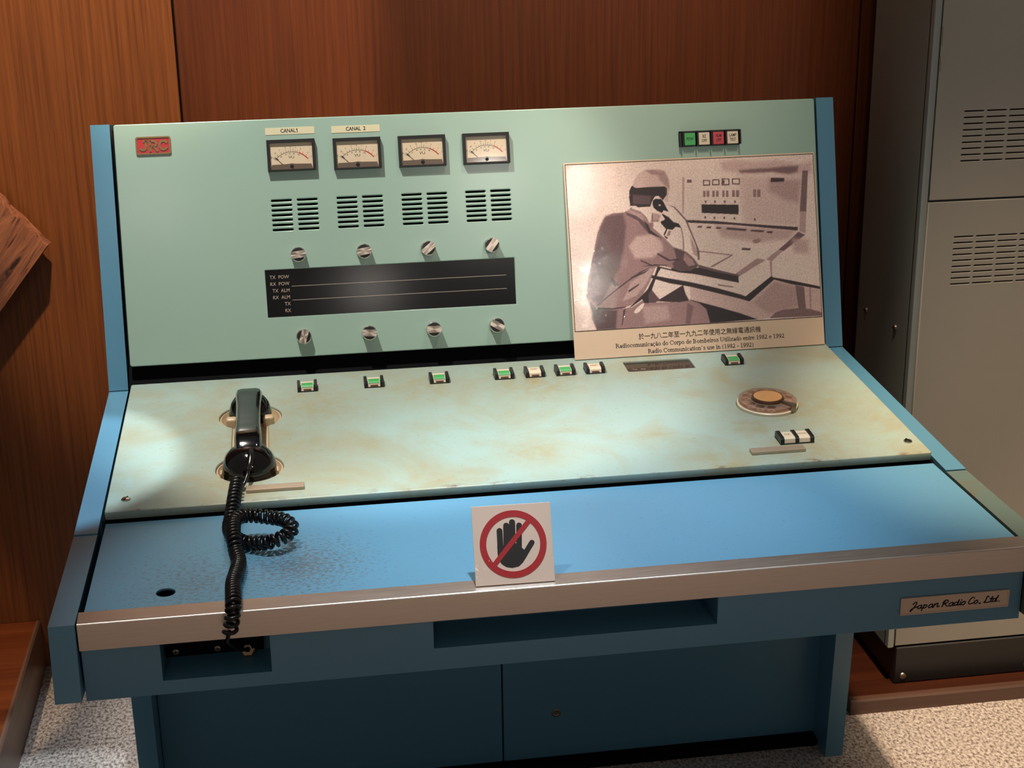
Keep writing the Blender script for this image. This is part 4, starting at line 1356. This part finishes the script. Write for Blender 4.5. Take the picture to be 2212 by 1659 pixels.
bm = new()
box(bm, -0.510, -0.388, 0.6345, 0.688, -0.046, -0.0440)
link('jack_plate', bm, 'dark', con, AP(0, 0), 0)
for x in (-0.497, -0.4455):
    bm = new()
    lathe(bm, [(0.0042, 0.0), (0.0038, 0.0016), (0, 0.0022)], 16)
    box(bm, -0.0030, 0.0030, -0.0004, 0.0004, 0.0016, 0.0025, 1)
    box(bm, -0.0004, 0.0004, -0.0030, 0.0030, 0.0016, 0.0025, 1)
    link('screw', bm, ['dull_metal', 'dark'], con, AP(x, 0.6415, -0.0440), 30)
bm = new()
lathe(bm, [(0.0105, 0.0), (0.0105, 0.006), (0.0085, 0.0075), (0.0060, 0.0075), (0.0060, 0.010), (0.004, 0.010)], 6)
link('jack_nut', bm, 'brass', con, frame((-0.4085, 0.0300, 0.6330), (1, 0, 0), (0, 0.45, 0.89)), 30)

bm = new()
prism(bm, rrect(-0.0750, -0.0122, 0.0750, 0.0122, 0.0006, 1), 0.0, 0.0012)
oo, ii = rrect(-0.0750, -0.0122, 0.0750, 0.0122, 0.0006, 1), rrect(-0.0734, -0.0106, 0.0734, 0.0106, 0.0004, 1)
for i in range(len(oo)):
    j = (i + 1) % len(oo)
    prism(bm, [oo[i], oo[j], ii[j], ii[i]], 0.0008, 0.0022)
FN = AP(0.5108, 0.6405, 0.0004)
npl = link('maker_nameplate', bm, 'plate', con, FN, 30)
bm = new()
for s in MAKER:
    q = [((x - 75.0) * 0.001, (y - 12.0) * 0.001) for x, y in s]
    P3 = [(x, y, 0) for x, y in q]
    if len(P3) > 3:
        sp, L = spline(P3, len(P3) * 4)
        q = [(p.x, p.y) for p in sp]
    strip(bm, q, 0.0016, 0.0011, 0.0015)
link('nameplate_lettering', bm, 'ink', npl, FN, 0)

# pedestal doors and dark base board
for x0, x1 in ((-0.6020, 0.0012), (0.0038, 0.6020)):
    bm = new()
    box(bm, x0, x1, 0.668, 0.690, 0.013, 0.615, 0, 0.0012, 1)
    d = link('pedestal_door', bm, 'blue', con, ID, 30)
bm = new()
lathe(bm, [(0.0085, 0.0), (0.0085, 0.0012), (0.006, 0.0018), (0.0045, 0.0008), (0, 0.0006)], 20)
link('lock', bm, 'dull_metal', d, frame((0.101, 0.668, 0.105), (1, 0, 0), (0, 0, 1)), 30)
bm = new()
box(bm, -0.600, 0.590, 0.640, 0.93, 0.0, 0.012)
link('base_board', bm, 'dark', con, ID, 0)
bm = new()
box(bm, -0.602, 0.602, 0.93, 0.945, 0.013, 0.63)
link('back_panel', bm, 'blue', con, ID, 0)

# ------------------------------------------------------------------ black telephone handset with coiled cord
HS = LP(EAR[0], (EAR[1] + MOUTH[1]) / 2)
hs = empty('telephone_handset', HS.translation, 'glossy black telephone handset resting in the cream cradle, coiled cord hanging', 'handset')
half = (EAR[1] - MOUTH[1]) / 2
path = [(half + 0.012, 0.012, .0205, .010), (half + 0.012, 0.026, .0205, .0110), (half + 0.004, 0.0345, .0200, .0105), (half - 0.022, 0.0385, .0188, .0095), (0.035, 0.0400, .0182, .0090), (0.0, 0.0405, .0180, .0088),
        (-0.035, 0.0395, .0182, .0090), (-half + 0.026, 0.0365, .0190, .0100), (-half + 0.008, 0.0290, .0200, .0120), (-half - 0.004, 0.018, .0200, .0125), (-half - 0.010, 0.006, .0195, .0120)]
bm = new()
pts = [Vector((0, a, b)) for a, b, _, _ in path]
sp, _ = spline([tuple(p) for p in pts], 44)
rings = []
for i, p in enumerate(sp):
    t = (sp[min(i + 1, 43)] - sp[max(i - 1, 0)]).normalized()
    f = i / 43 * (len(path) - 1)
    k = min(int(f), len(path) - 2)
    w = path[k][2] + (path[k + 1][2] - path[k][2]) * (f - k)
    h = path[k][3] + (path[k + 1][3] - path[k][3]) * (f - k)
    up_ = Vector((1, 0, 0)).cross(t) * -1
    if up_.z < 0 and i > 8 and i < 36:
        up_ = -up_
    if i <= 8 and up_.y < 0:
        up_ = -up_
    if i >= 36 and up_.y > 0 and up_.z < 0:
        up_ = -up_
    prof = [(-w, -.35), (-w, .35), (-w * .84, .85), (-w * .55, 1.0), (w * .55, 1.0), (w * .84, .85), (w, .35), (w, -.35), (w * .8, -.85), (w * .4, -1.0), (-w * .4, -1.0), (-w * .8, -.85)]
    rings.append([bm.verts.new(p + Vector((1, 0, 0)) * x + up_ * (y * h)) for x, y in prof])
for x, y in zip(rings, rings[1:]):
    n = len(x)
    for k in range(n):
        bm.faces.new((x[k], x[(k + 1) % n], y[(k + 1) % n], y[k]))
bm.faces.new(rings[0][::-1])
bm.faces.new(rings[-1])
lathe(bm, [(0.0335, -0.006), (0.0335, 0.002), (0.0325, 0.010), (0.0295, 0.020), (0.0235, 0.028), (0.0140, 0.0325), (0.0, 0.0340)], 48, (0, half + 0.008))
lathe(bm, [(0.0390, -0.004), (0.0390, 0.003), (0.0375, 0.012), (0.0335, 0.021), (0.0260, 0.029), (0.0160, 0.034), (0.0, 0.036)], 48, (0, -half))
link('handset_body', bm, 'bakelite', hs, HS, 40)
for nm, r, y in (('earpiece_cap', 0.0342, half + 0.008), ('mouthpiece_cap', 0.0398, -half)):
    bm = new()
    lathe(bm, [(0, -0.016), (r - 0.006, -0.016), (r, -0.011), (r, -0.004), (r - 0.0006, -0.0030), (0, -0.0030)], 48, (0, y))
    link(nm, bm, 'bakelite', hs, HS, 30)

LEAD_TOP = [(-0.3990, 0.3650, 0.7700), (-0.3992, 0.3560, 0.7665), (-0.4006, 0.3480, 0.7598), (-0.4040, 0.3261, 0.7530), (-0.4089, 0.3137, 0.7440), (-0.4150, 0.3080, 0.7390), (-0.4175, 0.3200, 0.7400)]
COIL = [(-0.4189, 0.3215, 0.7447), (-0.421, 0.2889, 0.7432), (-0.4234, 0.2500, 0.7404), (-0.4262, 0.2150, 0.7340), (-0.4282, 0.1930, 0.7300), (-0.4236, 0.1691, 0.7285), (-0.4068, 0.1439, 0.7285), (-0.3902, 0.1339, 0.731), (-0.3717, 0.124, 0.736), (-0.3535, 0.1307, 0.74), (-0.3446, 0.1453, 0.744), (-0.3544, 0.1629, 0.748), (-0.3745, 0.1758, 0.748), (-0.3965, 0.1808, 0.75), (-0.411, 0.1759, 0.752), (-0.4193, 0.1607, 0.752), (-0.4205, 0.139, 0.75), (-0.4195, 0.1168, 0.744), (-0.4174, 0.1039, 0.734), (-0.4139, 0.0851, 0.7290), (-0.4159, 0.057, 0.7290), (-0.4196, 0.0261, 0.7290), (-0.4189, -0.0085, 0.7285), (-0.4188, -0.0290, 0.7260), (-0.4199, -0.0375, 0.7182), (-0.4224, -0.0385, 0.7053), (-0.4248, -0.0385, 0.6955)]
LEAD_END = [(-0.4249, -0.0385, 0.6960), (-0.4275, -0.0370, 0.6880), (-0.4288, -0.0330, 0.6795), (-0.4250, -0.015, 0.6640), (-0.4170, 0.005, 0.6470), (-0.4100, 0.022, 0.6370), (-0.4087, 0.027, 0.6350)]
bm = new()
base, L = spline(COIL, 1700)
fr = frames_along(base)
PITCH = [.0100, .0100, .0100, .0085, .0072, .0072, .0078, .0084, .0090, .0092, .0090, .0080, .0076, .0074, .0072, .0068, .0064, .0060, .0058, .0056, .0056, .0058, .0068, .0080, .0090, .0094, .0094]
dist = [0.0]
for p, q in zip(COIL, COIL[1:]):
    dist.append(dist[-1] + (Vector(q) - Vector(p)).length)
dist = [d / dist[-1] for d in dist]
hel, th = [], 0.0
for i, (p, (t, a, b)) in enumerate(zip(base, fr)):
    th += 2 * math.pi * (L / (len(base) - 1)) / float(np.interp(i / (len(base) - 1), dist, PITCH))
    hel.append(p + (a * math.cos(th) + b * math.sin(th)) * 0.0076)
tube(bm, hel, 0.0027, 7)
for q, n in ((LEAD_TOP, 40), (LEAD_END, 40)):
    s2, _ = spline(q, n)
    tube(bm, s2, 0.0026, 10)
link('coiled_cord', bm, 'cord', hs, ID, 60)
bm = new()
s2, _ = spline([(-0.3995, 0.3700, 0.7700), (-0.3992, 0.3560, 0.7665), (-0.4015, 0.3420, 0.7580), (-0.4035, 0.3300, 0.7545)], 20)
tube(bm, s2, [0.0052 - 0.0018 * i / 19 for i in range(20)], 12)
link('strain_relief', bm, 'cord', hs, ID, 40)

# ------------------------------------------------------------------ framed photograph standing on the lower panel
BX, BY = Vector((1.0, 0.006, 0.0004)), Vector((-0.0023, 0.3038, 0.9527))
FB = frame((0.1475, 0.7284, 0.7580), BX, BY) @ Matrix.Translation((0, 0, 0.0028))
pb = empty('display_photograph', FB.translation, 'large mounted monochrome photograph of a seated operator, captioned, leaning on the console', 'photograph')
BWID, BHEI = 0.4488, 0.3379
bm = new()
box(bm, 0, BWID, 0, BHEI, -0.0026, 0.0, 0, 0.0004, 1)
link('mount', bm, 'card', pb, FB, 30)
PX0, PX1, PY0, PY1 = 0.0030, 0.4462, 0.0490, 0.3352

TONES = [srgb(246, 220, 206), srgb(210, 174, 166), srgb(156, 120, 118), srgb(100, 74, 76), srgb(58, 42, 44), srgb(28, 22, 24)]


def tone(t):
    k = np.clip(t, 0, 4.999)
    i = k.astype(int)
    f = (k - i)[:, None]
    T = np.array(TONES)[:, :3]
    return T[i] * (1 - f) + T[i + 1] * f


nxp, nyp = 420, 272
gx, gy = np.meshgrid(np.linspace(PX0 * 1000, PX1 * 1000, nxp), np.linspace(PY0 * 1000, PY1 * 1000, nyp))
X, Y = gx.ravel(), gy.ravel()
val = np.full(X.shape, 0.25)
for tn, blur, poly in PRINT:
    p = np.array(poly, float)
    bl = max(blur, 0.5)
    sel = np.where((X > p[:, 0].min() - 2 * bl) & (X < p[:, 0].max() + 2 * bl) & (Y > p[:, 1].min() - 2 * bl) & (Y < p[:, 1].max() + 2 * bl))[0]
    if not len(sel):
        continue
    x, y = X[sel], Y[sel]
    inside = np.zeros(len(sel), bool)
    dist = np.full(len(sel), 1e9)
    for (x1, y1), (x2, y2) in zip(p, np.roll(p, -1, 0)):
        dx, dy = x2 - x1, y2 - y1
        L2 = dx * dx + dy * dy + 1e-12
        t = np.clip(((x - x1) * dx + (y - y1) * dy) / L2, 0, 1)
        dist = np.minimum(dist, np.hypot(x - x1 - t * dx, y - y1 - t * dy))
        if abs(dy) > 1e-12:
            c = ((y1 > y) != (y2 > y)) & (x < (x2 - x1) * (y - y1) / dy + x1)
            inside ^= c
    sd = np.where(inside, dist, -dist)
    a = np.clip(0.5 + sd / (2 * bl), 0, 1)
    a = a * a * (3 - 2 * a)
    val[sel] = val[sel] * (1 - a) + tn * a
me = bpy.data.meshes.new('printed_picture')
me.from_pydata(np.stack([X / 1000, Y / 1000, np.full(X.shape, 0.00025)], 1).tolist(), [],
               [(j * nxp + i, j * nxp + i + 1, (j + 1) * nxp + i + 1, (j + 1) * nxp + i) for j in range(nyp - 1) for i in range(nxp - 1)])
at = me.color_attributes.new('print', 'FLOAT_COLOR', 'POINT')
rgba = np.ones((len(X), 4), np.float32)
rgba[:, :3] = tone(val)
at.data.foreach_set('color', rgba.ravel())
link('printed_picture', me, 'print', pb, FB, 0)
bm = new()
for a, b in (((PX0, PY0), (PX1, PY0)), ((PX1, PY0), (PX1, PY1)), ((PX1, PY1), (PX0, PY1)), ((PX0, PY1), (PX0, PY0))):
    strip(bm, [a, b], 0.0010, 0.0001, 0.0005)
link('border_line', bm, 'ink', pb, FB, 0)
bm = new()
text_bm(bm, '於一九八二年至一九九二年使用之無線電通訊機', 0.0114, 0.2236, 0.0330, 0.0004, 'CENTER', 0, width=0.2192)
book_text(bm, 'Radiocomunicação do Corpo de Bombeiros Utilizado entre 1982 e 1992', 0.0724, 0.0165, 0.3032, 0.0001, 0.0004)
book_text(bm, 'Radio Communication’s use in (1982 - 1992)', 0.1289, 0.0042, 0.1902, 0.0001, 0.0004)
link('caption', bm, 'ink', pb, FB, 0)

# ------------------------------------------------------------------ no-touching sign
lean = math.radians(23)
FS = frame((-0.0718, -0.0165, 0.7172), (1, -0.012, -0.004), (0, math.sin(lean), math.cos(lean)))
sg = empty('no_touching_sign', FS.translation, 'square no-touching sign, black hand in red ring, on the steel desk edge', 'sign')
bm = new()
box(bm, -0.050, 0.050, 0, 0.099, -0.0025, 0.0, 0, 0.0003, 1)
link('card', bm, 'sign_white', sg, FS, 30)
bm = new()
z0, z1 = 0.00003, 0.00020
ky = 0.97
hand = [((-16.2, 69), (-16.5, 40), 3.7), ((-7.4, 75.2), (-9.2, 40), 3.8), ((0.2, 79), (-1.3, 40), 3.9), ((8.8, 74.5), (6.6, 40), 3.6), ((23.6, 51.4), (11.5, 34), 3.4)]
for i, (a, b, r) in enumerate(hand):
    prism(bm, [(x * .001, y * .001 * ky) for x, y in capsule_pts(a, b, r)], z0, z1 + i * 4e-6)
palm = [(-20.4, 48), (-20.3, 36.7), (-18.6, 30.5), (-15.6, 26), (-10.3, 22.2), (-3.1, 20.6), (5.3, 22), (10.4, 26.4), (14.6, 32), (22.5, 44), (15.5, 40.5), (10.4, 46), (10.2, 52), (-12, 50), (-20.4, 50)]
prism(bm, [(x * .001, y * .001 * ky) for x, y in palm], z0, z1 + 3e-5)
link('hand_symbol', bm, 'sign_black', sg, FS, 0)
bm = new()
cy = 51.0 * ky * .001
N = 64
for i in range(N):
    a, b = 2 * math.pi * i / N, 2 * math.pi * (i + 1) / N
    prism(bm, [(.0422 * math.cos(a), cy + .0422 * math.sin(a)), (.0422 * math.cos(b), cy + .0422 * math.sin(b)), (.0340 * math.cos(b), cy + .0340 * math.sin(b)), (.0340 * math.cos(a), cy + .0340 * math.sin(a))], z0, 0.00038)
strip(bm, [(-0.0265, cy - 0.0255), (0.0235, cy + 0.0300)], 0.0062, 0.00025, 0.00042)
link('prohibition_ring', bm, 'sign_red', sg, FS, 0)
bm = new()
box(bm, -0.012, 0.012, 0.004, 0.060, -0.0040, -0.0026)
link('back_prop', bm, 'sign_white', sg, FS @ Matrix.Translation((0, 0, 0)), 0)

bpy.context.view_layer.update()
